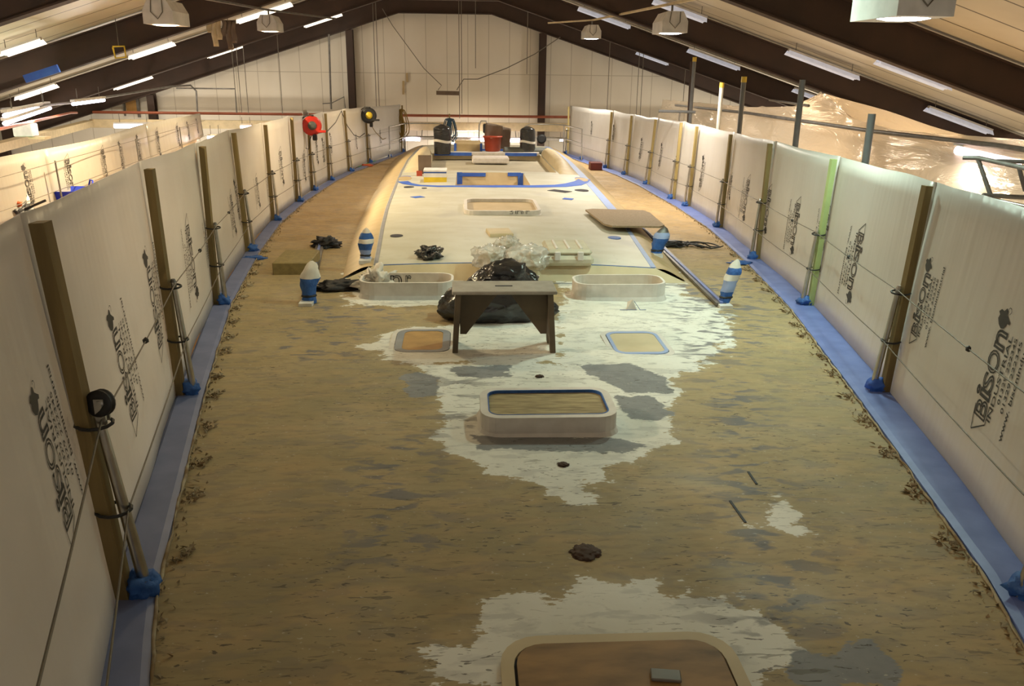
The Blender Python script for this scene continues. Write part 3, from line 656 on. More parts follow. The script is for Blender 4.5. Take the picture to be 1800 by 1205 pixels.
# middle hatch: raised
cM = (.515, 4.79); zM = dz(*cM)
coaming(cM, .83, .50, .135, .12, .05)
pad(cM, .72, .39, zM+.118, .07, 'ply', 'hatch_board')
MB().ring(rrect(*cM, .735, .405, .075), rrect(*cM, .722, .392, .07), zM+.11, zM+.137).build('hatch_seal', 'bluetape', YA)
# two long hatches at the foot of the coachroof
for c, l in (((-.58, 8.44), 'left'), ((1.63, 8.44), 'right')):
    coaming(c, .96, .46, .18, .16, .025)
    pad(c, .90, .40, dz(*c)+.012, .12, 'sandl', 'hatch_board')
# small flush hatches
for c, mi, mt in (((-.34, 6.66), 'plyo', 'greyline'), ((1.46, 6.62), 'ply', 'tapepale')):
    z = dz(*c); MB().ring(rrect(*c, .54, .72, .13), rrect(*c, .46, .63, .11), z-.02, z+.008).build('hatch_coaming', 'coam', YA)
    MB().ring(rrect(*c, .46, .63, .11), rrect(*c, .45, .62, .11), z-.02, z+.004).build('hatch_gap', 'dark', YA)
    MB().ring(rrect(*c, .45, .62, .11), rrect(*c, .33 if mi == 'plyo' else .39, .52, .07), z-.02, z+.014).build('masking_tape', mt, YA)
    pad(c, .42, .58, z+.011, .08, mi if mi == 'plyo' else 'sandl', 'hatch_board')
# coachroof
CY0, CY1 = 9.25, 27.6
def wt(y): return float(np.interp(y, [9.25, 11.8, 13.7, 16, 19.5, 22.5, 25, 28], [1.62, 1.79, 1.9, 1.98, 2.1, 2.16, 2.12, 2.0]))
def wb(y): return float(np.interp(y, [9.25, 11.1, 13.6, 17.5, 21.5, 24.5, 27.5], [1.98, 2.16, 2.33, 2.5, 2.66, 2.75, 2.68]))
def ht(y): return float(np.interp(y, [9.25, 9.5, 12, 16, 28], [.14, .15, .20, .23, .26]))
def ct(x, y): t = (x-cx(y))/wt(y); return 7-hx(x, y)+ht(y)+.045*(1-t*t)
def coach_mat():
    m = mat('coach_filler', (.56, .555, .475), .5, col2=(.50, .485, .39), scale=2.2, stretch=(1, 1.4, 1))
    nt = m.node_tree; N = nt.nodes; L = nt.links; b = N['Principled BSDF']; mx = [n for n in N if n.type == 'MIX'][0]
    geo = N.new('ShaderNodeNewGeometry'); last = mx.outputs[2]
    for sc, st, a, c, col, k in ((1.0, (1, .8, 1), .60, .72, (.40, .39, .36), .7), (7, (1, 5, 1), .68, .71, (.30, .26, .2), .7), (14, (1, 3, 1), .7, .73, (.2, .17, .14), .6)):
        mp = N.new('ShaderNodeMapping'); mp.inputs['Scale'].default_value = st; L.new(geo.outputs['Position'], mp.inputs[0])
        n = N.new('ShaderNodeTexNoise'); n.inputs['Scale'].default_value = sc; n.inputs['Detail'].default_value = 5; L.new(mp.outputs[0], n.inputs['Vector'])
        r = N.new('ShaderNodeMapRange'); r.inputs[1].default_value = a; r.inputs[2].default_value = c; r.inputs[4].default_value = k; L.new(n.outputs['Fac'], r.inputs[0])
        x = N.new('ShaderNodeMix'); x.data_type = 'RGBA'; x.inputs[7].default_value = (*col, 1); L.new(r.outputs[0], x.inputs[0]); L.new(last, x.inputs[6]); last = x.outputs[2]
    L.new(last, b.inputs['Base Color']); return m
CM = coach_mat(); M['coach'] = CM
ysl = [9.25+.35*i for i in range(20)]+[16.5, 17, 17.6, 18.2, 18.7, 19.1, 19.5, 20, 20.6, 21.2, 21.8, 22.4, 23, 23.6, 24.2, 24.8, 25.4, 26, 26.8, CY1]
ysl = sorted(set(round(v, 3) for v in ysl if v < 16.3 or v >= 16.5))
inner = [-1.55, -1.2, -.8, -.5, 0, .35, .7, 1.1, 1.5]
def skip(xa, xb, ya, yb):
    xm, ym = (xa+xb)/2, (ya+yb)/2
    if -.8 < xm < .7 and 16.5 < ym < 19.1: return True
    if -1.55 < xm < 1.5 and 19.5 < ym < 24.2: return True
    return False
mb = MB()
for ya, yb in zip(ysl, ysl[1:]):
    for side in (-1, 1): pass
    ca, cb = cx(ya), cx(yb); xa = [-wt(ya)]+inner+[wt(ya)]; xb = [-wt(yb)]+inner+[wt(yb)]
    for i in range(len(xa)-1):
        if skip(xa[i], xa[i+1], ya, yb): continue
        q = [(xa[i]+ca, ya), (xa[i+1]+ca, ya), (xb[i+1]+cb, yb), (xb[i]+cb, yb)]
        mb.add([(x, y, ct(x, y)) for x, y in q], [(0, 1, 2, 3)], False)
mb.build('coachroof_top', 'coach', YA)
mb = MB()
for s in (-1, 1):   # rolled sloping sides
    def f(u, v, s=s):
        y = CY0+(CY1-CY0)*u; a = wt(y); b_ = wb(y); k = v; w = a+(b_-a)*k; z = 7-hx(cx(y)+s*w, y)+ht(y)*(1-k)**1.0*(1)+ .05*math.sin(k*math.pi)*(1-k)
        return (cx(y)+s*w, y, z if v < 1 else dz(cx(y)+s*w, y)-.01)
    mb.grid(f, 50, 8)
mb.build('coachroof_side', 'sand', YA)
mb = MB()
def f(u, v):
    k = u*2-1; y = CY0-.12*v-.10*(abs(k)**4)*0; x = cx(y)+k*(wt(CY0)+(wb(CY0)-wt(CY0))*v)
    return (x, y, ct(cx(CY0)+k*wt(CY0), CY0)*(1-v)+(dz(x, y)-.01)*v)
mb.grid(f, 30, 4); mb.build('coachroof_front', 'sandl', YA)
# groove line at foot and along the edges
def ribbon(pts, w, m, name, lift=.004, zf=None, parent=YA, t=.004):
    mb = MB(); n = len(pts); L_ = []; Rr = []
    for i, p in enumerate(pts):
        a = Vector(pts[max(i-1, 0)][:2]); b = Vector(pts[min(i+1, n-1)][:2]); d = (b-a).normalized(); nn = Vector((-d.y, d.x)); ww = w[i] if isinstance(w, (list, tuple)) else w
        c = Vector(p[:2]); L_.append(c+nn*ww/2); Rr.append(c-nn*ww/2)
    vs = []
    for l, r_ in zip(L_, Rr):
        for q in (l, r_): vs.append((q.x, q.y, zf(q.x, q.y)+lift))
    k = len(vs); vs += [(x, y, z-t) for x, y, z in vs]
    fs = []
    for i in range(n-1):
        a, b, c, d = 2*i, 2*i+1, 2*i+3, 2*i+2
        fs += [(a, b, c, d), (a+k, d+k, c+k, b+k), (a, d, d+k, a+k), (b, b+k, c+k, c)]
    mb.add(vs, fs); return mb.build(name, m, parent)
ribbon([(cx(9.02)+x, 9.02, 0) for x in np.linspace(-1.95, 1.9, 12)], .03, 'greyline', 'masking_tape', .004, dz)
for s in (-1, 1):
    ribbon([(cx(y)+s*(wt(y)-.03), y, 0) for y in np.linspace(9.3, 27.4, 40)], [.045]*40 if s < 0 else [.04+.11*(1 if y > 13 else .2) for y in np.linspace(9.3, 27.4, 40)], 'greyline' if s < 0 else 'tapepale', 'masking_tape', .005, ct)
ribbon([(cx(9.28)+x, 9.28, 0) for x in np.linspace(-1.6, 1.6, 12)], .02, 'bluetape', 'masking_tape', .005, ct)
# coach hatch
cR = (.62, 13.45); coaming(cR, 1.2, 1.35, .085, .2, .05, zb=ct(*cR)-.01); pad(cR, 1.1, 1.25, ct(*cR)+.02, .15, 'sand', 'hatch_board')
# round fittings holes etc, flush dark discs
def disc(c, rx, ry, m, name, zf=ct):
    return MB().prism([(c[0]+rx*math.cos(a), c[1]+ry*math.sin(a)) for a in [2*math.pi*k/20 for k in range(20)]], zf(*c)-.01, zf(*c)+.008).build(name, m, YA)
for px, py, r_, m_ in ((697, 411, .085, 'dark'), (1080, 415, .09, 'bluetape'), (719, 331, .1, 'dark'), (746, 334, .05, 'dark'), (1022, 337, .14, 'dark')):
    q = P(px, py, .22); disc((q.x, q.y), r_, r_*1.15, m_, 'deck_socket')
q0, q1 = P(968, 336, .24), P(1000, 339, .24); ribbon([q0, (q0+q1)/2, q1], .28, 'dark', 'vent_slot', .006, ct)
for (a, b) in (((725, 347), (743, 346)), ((990, 350), (1007, 351))):
    q0, q1 = P(*a, .24), P(*b, .24); ribbon([q0, q1], .2, 'tapeblue2', 'masking_tape', .006, ct)
# blue curved slot in front of the cockpit
cur = [(708, 318), (716, 322), (735, 326), (770, 328.5), (865, 330), (940, 329.5), (985, 327.5), (1008, 324), (1022, 319), (1028, 314)]
cp = [P(x, y, .25) for x, y in cur]
ribbon(cp, [.22, .2, .16, .22, .32, .34, .34, .36, .3, .25], 'tapeblue2', 'masking_tape', .006, ct)
for px, py in ((712, 313), (1022, 315)):
    q = P(px, py, .25); disc((q.x, q.y), .14, .36, 'sand', 'coaming_recess'); disc((q.x, q.y+.25), .11, .2, 'tapeblue2', 'recess_tape')
# companionway opening and cockpit well
def well(x0, x1, y0, y1, depth, mwall, mfloor, nm):
    w_ = MB()
    P4 = [(x0+cx(y0), y0), (x1+cx(y0), y0), (x1+cx(y1), y1), (x0+cx(y1), y1)]; n = 12
    for a, b in zip(P4, P4[1:]+P4[:1]):
        for i in range(n):
            p = (a[0]+(b[0]-a[0])*i/n, a[1]+(b[1]-a[1])*i/n); q = (a[0]+(b[0]-a[0])*(i+1)/n, a[1]+(b[1]-a[1])*(i+1)/n)
            w_.add([(*p, ct(*p)), (*q, ct(*q)), (*q, ct(*q)-depth), (*p, ct(*p)-depth)], [(0, 1, 2, 3)])
    w_.build(nm+'_wall', mwall, YA)
    MB().add([(x, y, ct(x, y)-depth) for x, y in P4], [(0, 1, 2, 3)]).build(nm+'_floor', mfloor, YA)
well(-.8, .7, 16.5, 19.1, .9, 'sandl', 'brownsheet', 'companionway')
well(-1.55, 1.5, 19.5, 24.2, .17, 'sandl', mat('cockpit_floor', (.46, .42, .32), .6, col2=(.38, .34, .25), scale=1.5), 'cockpit')
for xo in (-.8, .62):       # blue tape round the companionway
    y = 19.09; 
    MB().box((cx(y)+xo+.04+(.0), y-.012, ct(cx(y)+xo, y)-.22), (.16, .012, .44)).build('masking_tape', 'tapeblue2', YA)
for x_ in (.55,): MB().box((cx(19)+x_-.05, 19.074, ct(cx(19), 19)-.04), (.3, .012, .08)).build('masking_tape', 'tapeblue2', YA)
MB().box((cx(19)-.45, 19.075, ct(cx(19), 19)-.05), (.6, .012, .08)).build('masking_tape', 'tapeblue2', YA)
# raised coamings beside the cockpit
for s in (-1, 1):
    mb = MB()
    def f(u, v, s=s):
        y = 19.2+5.4*u; k = math.sin(min(u*4, 1)*math.pi/2)*math.sin(min((1-u)*5, 1)*math.pi/2); x0, x1 = (1.54 if s > 0 else 1.58), wt(y)-.1
        a = [x0, x0+.04, x0+.13, (x0+x1)/2+.06, x1]; h = [-.02, .19, .25, .20, 0]; i = min(int(v*4), 3); t = v*4-i
        o = a[i]*(1-t)+a[i+1]*t; hh = (h[i]*(1-t)+h[i+1]*t)*k; x = cx(y)+s*o; return (x, y, ct(x, y)+hh)
    mb.grid(f, 18, 8); mb.build('cockpit_coaming', 'sandl', YA)
# steps, white cross bench, aft locker
y = 23.2; MB().box((cx(y)+.06, y, ct(cx(y), y)-.08), (1.0, .7, .16), bev=.03).build('table_base', 'coam', YA)
for x0, x1, y, h in ((-1.5, 1.45, 24.15, .03),):
    MB().box((cx(y), y, ct(cx(y), y)+.0), (x1-x0, .25, .07)).build('cockpit_lip', 'coam', YA)
    for a_, b_ in ((-1.5, -.45), (.5, 1.4)): MB().box((cx(y)+(a_+b_)/2, y-.132, ct(cx(y), y)-.01), (b_-a_, .012, .09)).build('masking_tape', 'tapeblue2', YA)
y = 25.6; MB().box((cx(y)-.55, y, ct(cx(y), y)+.10), (.78, 1.3, .24), bev=.02).build('locker', 'sand', YA)
MB().box((cx(y)+.25, y+.1, ct(cx(y), y)+.08), (.8, 1.2, .2), bev=.02).build('locker', 'coam', YA)
for dx in (-.93, -.17): MB().box((cx(y)+dx, y-.66, ct(cx(y), y)+.10), (.07, .02, .25)).build('masking_tape', 'tapeblue2', YA)
MB().box((cx(y)+.2, y-.5-.02, ct(cx(y), y)+.02), (1.4, .02, .06)).build('masking_tape', 'tapeblue2', YA)

# genoa tracks with wrapped winches
def track(a, b, label):
    a, b = P(*a, .02), P(*b, .02); t = thing('genoa_track', label, 'track', (a+b)/2, 'deck tracks')
    MB().beam(a, b, .10, .03).build('rail', 'dull', t); MB().beam(a+Vector((0, 0, .02)), b+Vector((0, 0, .02)), .03, .02).build('slider', 'railblue', t)
track((541, 528), (562, 432), 'grey track on the deck under the left wrapped winch'); track((1268, 535), (1128, 402), 'long grey track on right side deck running to the wrapped winch')
def wrapped(base, hgt, r, lean, label, seed, stripes, h0=0, name='wrapped_winch'):
    b = P(*base, h0); t = thing(name, label, 'wrapped fitting', b, 'fittings wrapped in plastic and blue tape'); n = 14; random.seed(seed)
    prof = [(0, .7), (.1, .72), (.2, .66), (.4, .88), (.58, 1.0), (.75, .9), (.88, .62), (.96, .38), (1, .1)]
    def pt(k, a):
        i = max(j for j in range(len(prof)) if prof[j][0] <= k+1e-6); i = min(i, len(prof)-2); q = (k-prof[i][0])/(prof[i+1][0]-prof[i][0]); rr = (prof[i][1]*(1-q)+prof[i+1][1]*q)*r
        rr *= 1+.4*noise.noise(Vector((math.cos(a)*1.6, math.sin(a)*1.6, k*5+seed*4)))
        return Vector((b.x+lean[0]*k+rr*math.cos(a), b.y+lean[1]*k+rr*.8*math.sin(a), b.z+hgt*k))
    def band(k0, k1, m, nm, g=1.0):
        mb = MB(); steps = max(3, int((k1-k0)*16)); mb.grid(lambda u, v: b.lerp(pt(k0+(k1-k0)*v, 2*math.pi*u), 1) if g == 1 else (pt(k0+(k1-k0)*v, 2*math.pi*u)-Vector((b.x+lean[0]*(k0+(k1-k0)*v), b.y+lean[1]*(k0+(k1-k0)*v), 0)))*1+Vector((b.x+lean[0]*(k0+(k1-k0)*v), b.y+lean[1]*(k0+(k1-k0)*v), 0)), n, steps)
        mb.build(nm, m, t)
    for k0, k1, m in stripes: band(k0, k1, m, 'tape_band' if m != 'paper' else 'plastic_wrap')
    MB().prism([(b.x-.065, b.y-.14), (b.x+.065, b.y-.14), (b.x+.065, b.y+.1), (b.x-.065, b.y+.1)], b.z-.01, b.z+.03).build('base_plate', 'white' , t)
    MB().tube([pt(.18, k*math.pi/6)*1.0 for k in range(13)], .012, 6).build('cord', 'black', t)
wrapped((541, 532), .40, .10, (.04, .12), 'taped winch on left side deck, white top and blue band', 1, [(0, .22, 'bluetape'), (.22, .6, 'bluetape'), (.6, 1, 'paper')])
wrapped((1270, 536), .47, .08, (.13, .05), 'taped winch at near end of the right deck track', 2, [(0, .3, 'bluetape'), (.3, .55, 'tapepale'), (.55, .68, 'paper'), (.68, .82, 'bluetape'), (.82, 1, 'paper')])
wrapped((643, 458), .38, .085, (.02, .02), 'taped winch at left front corner of the coachroof', 3, [(0, .35, 'tapepale'), (.35, .55, 'bluetape'), (.55, .68, 'paper'), (.68, .86, 'bluetape'), (.86, 1, 'paper')], .14)
wrapped((1152, 448), .36, .10, (.10, .03), 'taped winch at right front corner of the coachroof', 4, [(0, .6, 'bluetape'), (.6, .8, 'tapepale'), (.8, 1, 'dull')], .12)

# ================================================================== posts, stanchions, wires, sheets
LP = [(.8, -.62, -.72, .40), (2.87, -1.28, -1.40, .49), (5.33, -1.85, -1.91, .58), (7.95, -2.34, -2.36, .66), (10.82, -2.74, -2.82, .73), (13.54, -3.0, -3.04, .79), (15.8, -3.04, -3.07, .79), (17.5, -3.05, -3.08, .86), (19.5, -3.0, -3.04, .88), (21.6, -2.82, -2.9, .90), (24.1, -2.6, -2.66, .93), (28.1, -1.94, -1.92, .99)]
RP = [(.8, 1.72, 1.80, .45), (2.75, 2.28, 2.38, .56), (5.4, 2.96, 3.06, .67), (8.08, 3.52, 3.6, .75), (10.66, 3.86, 3.9, .80), (13.42, 4.2, 4.26, .87), (15.93, 4.32, 4.4, .89), (17.0, 4.29, 4.37, .88), (19.65, 4.33, 4.45, .95), (21.66, 4.19, 4.28, .96), (23.3, 3.98, 4.05, .94), (27.85, 3.42, 3.43, .97)]
wires = {}
for side, PL in (('left', LP), ('right', RP)):
    s = -1 if side == 'left' else 1; up_pts = []; lo_pts = []
    for i, (y, bx_, tx, tz) in enumerate(PL):
        zb = 7-hx(bx_, y)+.008; zt = 7-tz; base = Vector((bx_+s*.05, y, zb)); top = Vector((tx+s*.02, y, zt))
        where = '%s timber post from the camera on the %s rail' % (ORD[i-1], side) if i else ''
        sx_ = -s
        st_b = base+Vector((sx_*.075, .03, 0)); k = .52; st_t = base.lerp(top, k)+Vector((sx_*.05, .0, 0)); st_m = base.lerp(top, k*.5)+Vector((sx_*.065, .0, 0))
        up_pts.append(st_t+Vector((sx_*.012, 0, -.01))); lo_pts.append(st_m+Vector((sx_*.02, 0, 0)))
        if i == 0: continue
        mp = mat('green_lit_timber', (.42, .52, .22), .6, col2=(.36, .45, .18)) if (side == 'right' and i == 3) else 'timber' if (side == 'left' or i < 3 or i in (5, 4)) else 'timber_y'  # green lamp glow painted into the timber colour of one right post
        t = thing('timber_post', 'squared wooden post, '+where, 'post', base, 'wooden posts along the %s rail' % side)
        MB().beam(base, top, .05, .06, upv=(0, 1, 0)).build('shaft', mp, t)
        for kk in (.26, .50):
            c = base.lerp(top, kk); r_ = .052
            MB().tube([c+Vector((sx_*.03+r_*1.25*math.cos(a), r_*math.sin(a), .004*math.sin(a))) for a in [2*math.pi*j/12 for j in range(13)]], .007, 5).build('cable_tie', 'black', t)
        t = thing('stanchion', 'steel rail stanchion tied to the %s' % where, 'stanchion', st_b, 'steel stanchions along the %s rail' % side)
        MB().tube([st_b, st_b.lerp(st_t, .5), st_t], [.024, .021, .017], 12).build('tube', 'steel', t)
        w_ = MB(); w_.crumple(st_b+Vector((-sx_*.03, 0, -.012)), (.15, .13, .13), seed=i*3+(s > 0)*50, amp=.5, lv=3, freq=2.6); w_.build('tape_wrap', 'bluetape' if not (side == 'right' and i == 2) else 'tapeblue2', t)
        if side == 'left' and i == 1:
            MB().lathe(st_t+Vector((.015, 0, .05)), [(.025, -.014), (.05, -.016), (.05, -.008), (.042, 0), (.05, .008), (.05, .016), (.025, .014)], 20, axis=(-.2, -1, .15)).build('pulley_wheel', 'black', t)
            MB().box(st_t+Vector((.015, -.012, .02)), (.035, .012, .10)).box(st_t+Vector((.015, .022, .02)), (.035, .008, .09)).build('pulley_bracket', 'steel', t)
            MB().lathe(st_t+Vector((.015, -.02, .05)), [(.014, -.006), (.014, .006)], 10, axis=(0, -1, 0)).build('axle', 'steel', t)
        else:
            MB().tube([st_t, st_t+Vector((0, 0, .02))], [.02, .012], 10).build('cap', 'dull' if side == 'left' else 'steel', t)
    for nm, pl in (('upper', up_pts), ('lower', lo_pts)):
        pts = []
        for a, b in zip(pl, pl[1:]):
            for j in range(4): q = a.lerp(b, j/4); q.z -= .012*math.sin(math.pi*j/4); pts.append(q)
        pts.append(pl[-1])
        t = tag(MB().tube(pts, .0038, 6).build('lifeline_wire', 'wire'), '%s of the two wires strung along the %s stanchions' % (nm, side), 'wire')
        wires[(side, nm)] = pl
    # small terminal fittings hanging in each wire
    for j, (nm, i, k) in enumerate((('upper', 1, .45), ('upper', 2, .5), ('upper', 3, .35))):
        pl = wires[(side, nm)]; q = pl[i].lerp(pl[i+1], k)
        tag(MB().crumple(q-Vector((0, 0, .012)), (.03, .04, .035), seed=j, lv=1, flat=False).build('wire_clip', 'black'), 'small dark clip on the upper %s wire, %s from the camera' % (side, ORD[j]), 'clip', 'small clips on the wires')

# sheet surfaces
def sheet_fn(PL, i, s, seed):
    a, b = PL[i], PL[i+1]; off = .085*s
    A0 = Vector((a[1]+off, a[0], 7-hx(a[1], a[0]))); A1 = Vector((a[2]+off, a[0], 7-a[3]+.03)); B0 = Vector((b[1]+off, b[0], 7-hx(b[1], b[0]))); B1 = Vector((b[2]+off, b[0], 7-b[3]+.03))
    def f(u, v):
        p = A0.lerp(B0, u).lerp(A1.lerp(B1, u), v); L_ = (b[0]-a[0])
        bow = .014*L_*math.sin(math.pi*u)*(.5+.5*v)*.8+.02*noise.noise(Vector((u*3+seed*5, v*1.3, seed)))
        p.x += s*bow; p.z += .02*v*noise.noise(Vector((u*2.5, seed*3.3, 1))) - .018*v*math.sin(math.pi*u); return p
    return f
# lettering --------------------------------------------------------
def text_geo(body, size, outline=0, off=.0012):
    c = bpy.data.curves.new('t', 'FONT'); c.body = body; c.size = size; c.resolution_u = 3; c.offset = 0 if outline else off
    if outline: c.fill_mode = 'NONE'; c.bevel_depth = outline; c.bevel_resolution = 0
    o = bpy.data.objects.new('t', c); COL.objects.link(o); bpy.context.view_layer.update()
    me = o.to_mesh(); vs = [v.co.copy() for v in me.vertices]; fs = [tuple(p.vertices) for p in me.polygons]; o.to_mesh_clear(); bpy.data.objects.remove(o); bpy.data.curves.remove(c)
    return vs, fs
def fit(vs, x0, x1, y0, y1):
    xs = [v.x for v in vs]; ysv = [v.y for v in vs]; ax, bx_, ay, by = min(xs), max(xs), min(ysv), max(ysv)
    return [Vector((x0+(v.x-ax)/(bx_-ax)*(x1-x0), y0+(v.y-ay)/(by-ay)*(y1-y0), v.z)) for v in vs]
def logo_geo():
    vs, fs = [], []
    def put(v, f): b = len(vs); vs.extend(v); fs.extend(tuple(i+b for i in q) for q in f)
    # total length 1 along x, letters' up = +y; BISON outline letters
    for ch, x0, x1, y0, y1 in (('B', .14, .29, .13, .35), ('i', .29, .37, .14, .41), ('S', .36, .50, .14, .34), ('O', .50, .68, .14, .36), ('n', .69, .84, .13, .33)):
        v, f = text_geo(ch, .3, .0085); put(fit(v, x0, x1, y0, y1), f)
    def stroke(pts, w=.011):
        for a, b in zip(pts, pts[1:]):
            a, b = Vector(a), Vector(b); d = (b-a).normalized(); n = Vector((-d.y, d.x))*w/2
            put([Vector((*(a+n), 0)), Vector((*(b+n), 0)), Vector((*(b-n), 0)), Vector((*(a-n), 0))], [(0, 1, 2, 3)])
    stroke([(.28, .105), (.13, .105), (.02, .33), (.12, .35), (.22, .36)])
    # silhouette of the animal head
    hd_ = [(.84, .29), (.86, .345), (.90, .385), (.93, .37), (.95, .40), (.975, .36), (.97, .31), (1.0, .27), (.985, .24), (.955, .235), (.93, .185), (.915, .15), (.895, .16), (.90, .20), (.875, .215), (.85, .24)]
    c = Vector((.92, .28, 0)); pv = [c]+[Vector((*p, 0)) for p in hd_]; put(pv, [(0, i+1, (i+1) % len(hd_)+1) for i in range(len(hd_))])
    stroke([(.965, .20), (.99, .175), (1.01, .19), (1.015, .22), (1.0, .235)], .006)
    v, f = text_geo('INDUSTRIAL', .1); put(fit(v, .17, .84, .035, .10), f)
    return vs, fs
LV, LF = logo_geo()
PV, PF = text_geo('01329 222345', .1); PV = fit(PV, .34, .84, -.05, .0)
WV, WF = text_geo('01329 222345', .1); WV = fit(WV, .30, .84, -.14, -.09)
W2, W2F = text_geo('www. bisonindustrial', .1); W2 = fit(W2, .12, .98, -.24, -.18)
PARTS = [('printed_logo', LV, LF), ('printed_phone_number', PV, PF), ('printed_phone_number', WV, WF), ('printed_web_address', W2, W2F)]
def place_logo(fn, s, Ls, Hs, u, v0, length, flip, parent, full=True):
    """u: position along the sheet, v0: height of the start, both as fractions"""
    for nm, vs, fs in (PARTS if full else PARTS[:2]):
        mb = MB(); out = []
        for p in vs:
            a, b = p.x*length, (p.y-.15)*length
            if flip: a, b = -a, -b
            du = (b if s > 0 else -b)      # seen from the deck the tops of the letters point left
            q = Vector(fn(u+du/Ls, v0+a/Hs)); q.x -= s*.006; out.append(q)
        mb.add(out, fs); mb.build(nm, 'print_', parent)
def proj(p):
    q = Vector(p)-CAM; z = q.dot(fw); return (900+FPX*q.dot(rt)/z, 602.5-FPX*q.dot(up)/z) if z > .05 else (1e6, 1e6)
def find_uv(fn, px, py):
    best = (1e9, 0, 0); u0, u1, v0, v1 = -.2, 1.2, -.1, 1.1
    for it in range(4):
        for a in range(13):
            for b in range(13):
                u = u0+(u1-u0)*a/12; v = v0+(v1-v0)*b/12; q = proj(fn(u, v)); d = (q[0]-px)**2+(q[1]-py)**2
                if d < best[0]: best = (d, u, v)
        du, dv = (u1-u0)/6, (v1-v0)/6; u0, u1, v0, v1 = best[1]-du, best[1]+du, best[2]-dv, best[2]+dv
    return best[1], best[2]
# photo marks of each printed logo on each sheet: start of the word, end of the word (animal head)
LOGOS = {('left', 0): [((118, 1000), (78, 635))], ('left', 1): [((228, 795), (212, 515)), ((284, 640), (260, 428))],
 ('left', 2): [((325, 372), (340, 535)), ((362, 372), (366, 470))], ('left', 3): [((403, 330), (412, 415)), ((420, 400), (415, 310))], ('left', 4): [((450, 302), (453, 368)), ((470, 300), (472, 350))],
 ('left', 5): [((493, 255), (494, 328))], ('left', 6): [((533, 262), (535, 320))], ('left', 7): [((555, 240), (557, 290)), ((570, 292), (568, 240))], ('left', 8): [((583, 275), (581, 232))], ('left', 9): [((625, 232), (626, 262))], ('left', 10): [((667, 225), (668, 250))],
 ('right', 1): [((1725, 775), (1780, 545)), ((1607, 615), (1642, 455))], ('right', 2): [((1515, 385), (1488, 530)), ((1458, 358), (1433, 475))],
 ('right', 3): [((1402, 340), (1390, 447)), ((1352, 318), (1345, 412))], ('right', 4): [((1314, 302), (1308, 390)), ((1286, 300), (1283, 345))],
 ('right', 5): [((1233, 340), (1237, 272))], ('right', 6): [((1190, 290), (1193, 262))], ('right', 7): [((1160, 300), (1164, 250))], ('right', 8): [((1125, 285), (1130, 242))], ('right', 9): [((1078, 250), (1080, 225))], ('right', 10): [((1040, 240), (1041, 215))]}
for side, PL in (('left', LP), ('right', RP)):
    s = -1 if side == 'left' else 1
    for i in range(len(PL)-1):
        fn = sheet_fn(PL, i, s, i+(40 if s > 0 else 0)); a, b = PL[i], PL[i+1]
        lbl = ('milky printed protective sheet, %s from the camera along the %s rail' % (ORD[i], side))
        mb = MB(); mb.grid(fn, 22, 10)
        t = tag(mb.build('protective_sheet', 'sheet', solid=.005), lbl, 'protective sheet', 'milky sheets along the %s rail' % side)
        Ls = math.hypot(b[0]-a[0], b[1]-a[1]); Hs = 1.5
        for st, en in LOGOS.get((side, i), []):
            ua, va = find_uv(fn, *st); ub, vb = find_uv(fn, *en); flip = vb < va
            length = min(max(abs(vb-va)*Hs, .45), .98)
            place_logo(fn, s, Ls, Hs, (ua+ub)/2, va, length, flip, t, i < 5)

def rim_print(x0, y, z0, h):
    mb = MB()
    for ch, a, b, rot_, o in (('A', 0, .05, 1, 0), ('L', .0, .05, 1, 0), ('n', .09, .21, 0, .0015), ('r', .25, .31, 0, .0015)):
        v, f = text_geo(ch, .1, o)
        lo, hi = (.52, .95) if ch == 'A' else (.05, .42) if ch == 'L' else (.1, .95)
        v = fit([Vector((-p.y, p.x, 0)) for p in v] if rot_ else v, a, b, lo*h, hi*h)
        mb.add([(x0+p.x, y, z0+p.y) for p in v], f)
    return mb.build('print_fragment', 'print_', YA)
rim_print(-.86, 8.638, dz(-.6, 8.6)+.015, .155)
rim_print(.72, 12.768, ct(.8, 12.77)+.018, .06)
# ================================================================== things on the deck
# stool
bl, br = P(802, 628), P(974, 634); zs = dz(.3, 6.4); X0, X1 = bl.x, br.x
t = thing('hop_up_stool', 'worn grey wooden hop-up stool standing on the foredeck', 'stool', ((X0+X1)/2, 6.45, zs))
SH, SD = .50, .42; yb = 6.35; yc = yb+.14
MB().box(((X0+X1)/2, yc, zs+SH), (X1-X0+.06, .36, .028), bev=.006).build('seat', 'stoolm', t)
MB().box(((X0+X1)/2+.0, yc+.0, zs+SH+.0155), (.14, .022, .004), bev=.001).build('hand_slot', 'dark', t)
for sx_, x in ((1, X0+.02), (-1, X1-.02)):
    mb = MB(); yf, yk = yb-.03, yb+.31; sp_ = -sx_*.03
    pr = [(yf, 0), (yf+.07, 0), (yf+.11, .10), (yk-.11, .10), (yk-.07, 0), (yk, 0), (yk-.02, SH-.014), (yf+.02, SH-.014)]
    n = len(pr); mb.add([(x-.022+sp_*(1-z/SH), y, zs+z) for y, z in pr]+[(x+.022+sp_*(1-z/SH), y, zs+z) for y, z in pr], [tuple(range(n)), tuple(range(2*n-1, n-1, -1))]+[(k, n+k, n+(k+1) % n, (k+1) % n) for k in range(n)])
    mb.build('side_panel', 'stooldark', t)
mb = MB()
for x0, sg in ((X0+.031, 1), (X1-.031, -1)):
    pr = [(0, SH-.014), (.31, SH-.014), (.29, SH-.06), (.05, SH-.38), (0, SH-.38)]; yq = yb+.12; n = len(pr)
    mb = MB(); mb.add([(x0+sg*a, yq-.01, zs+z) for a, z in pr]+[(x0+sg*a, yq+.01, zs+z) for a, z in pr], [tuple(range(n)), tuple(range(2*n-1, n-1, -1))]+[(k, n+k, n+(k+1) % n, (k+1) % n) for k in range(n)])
    mb.build('gusset', 'stooldark', t)
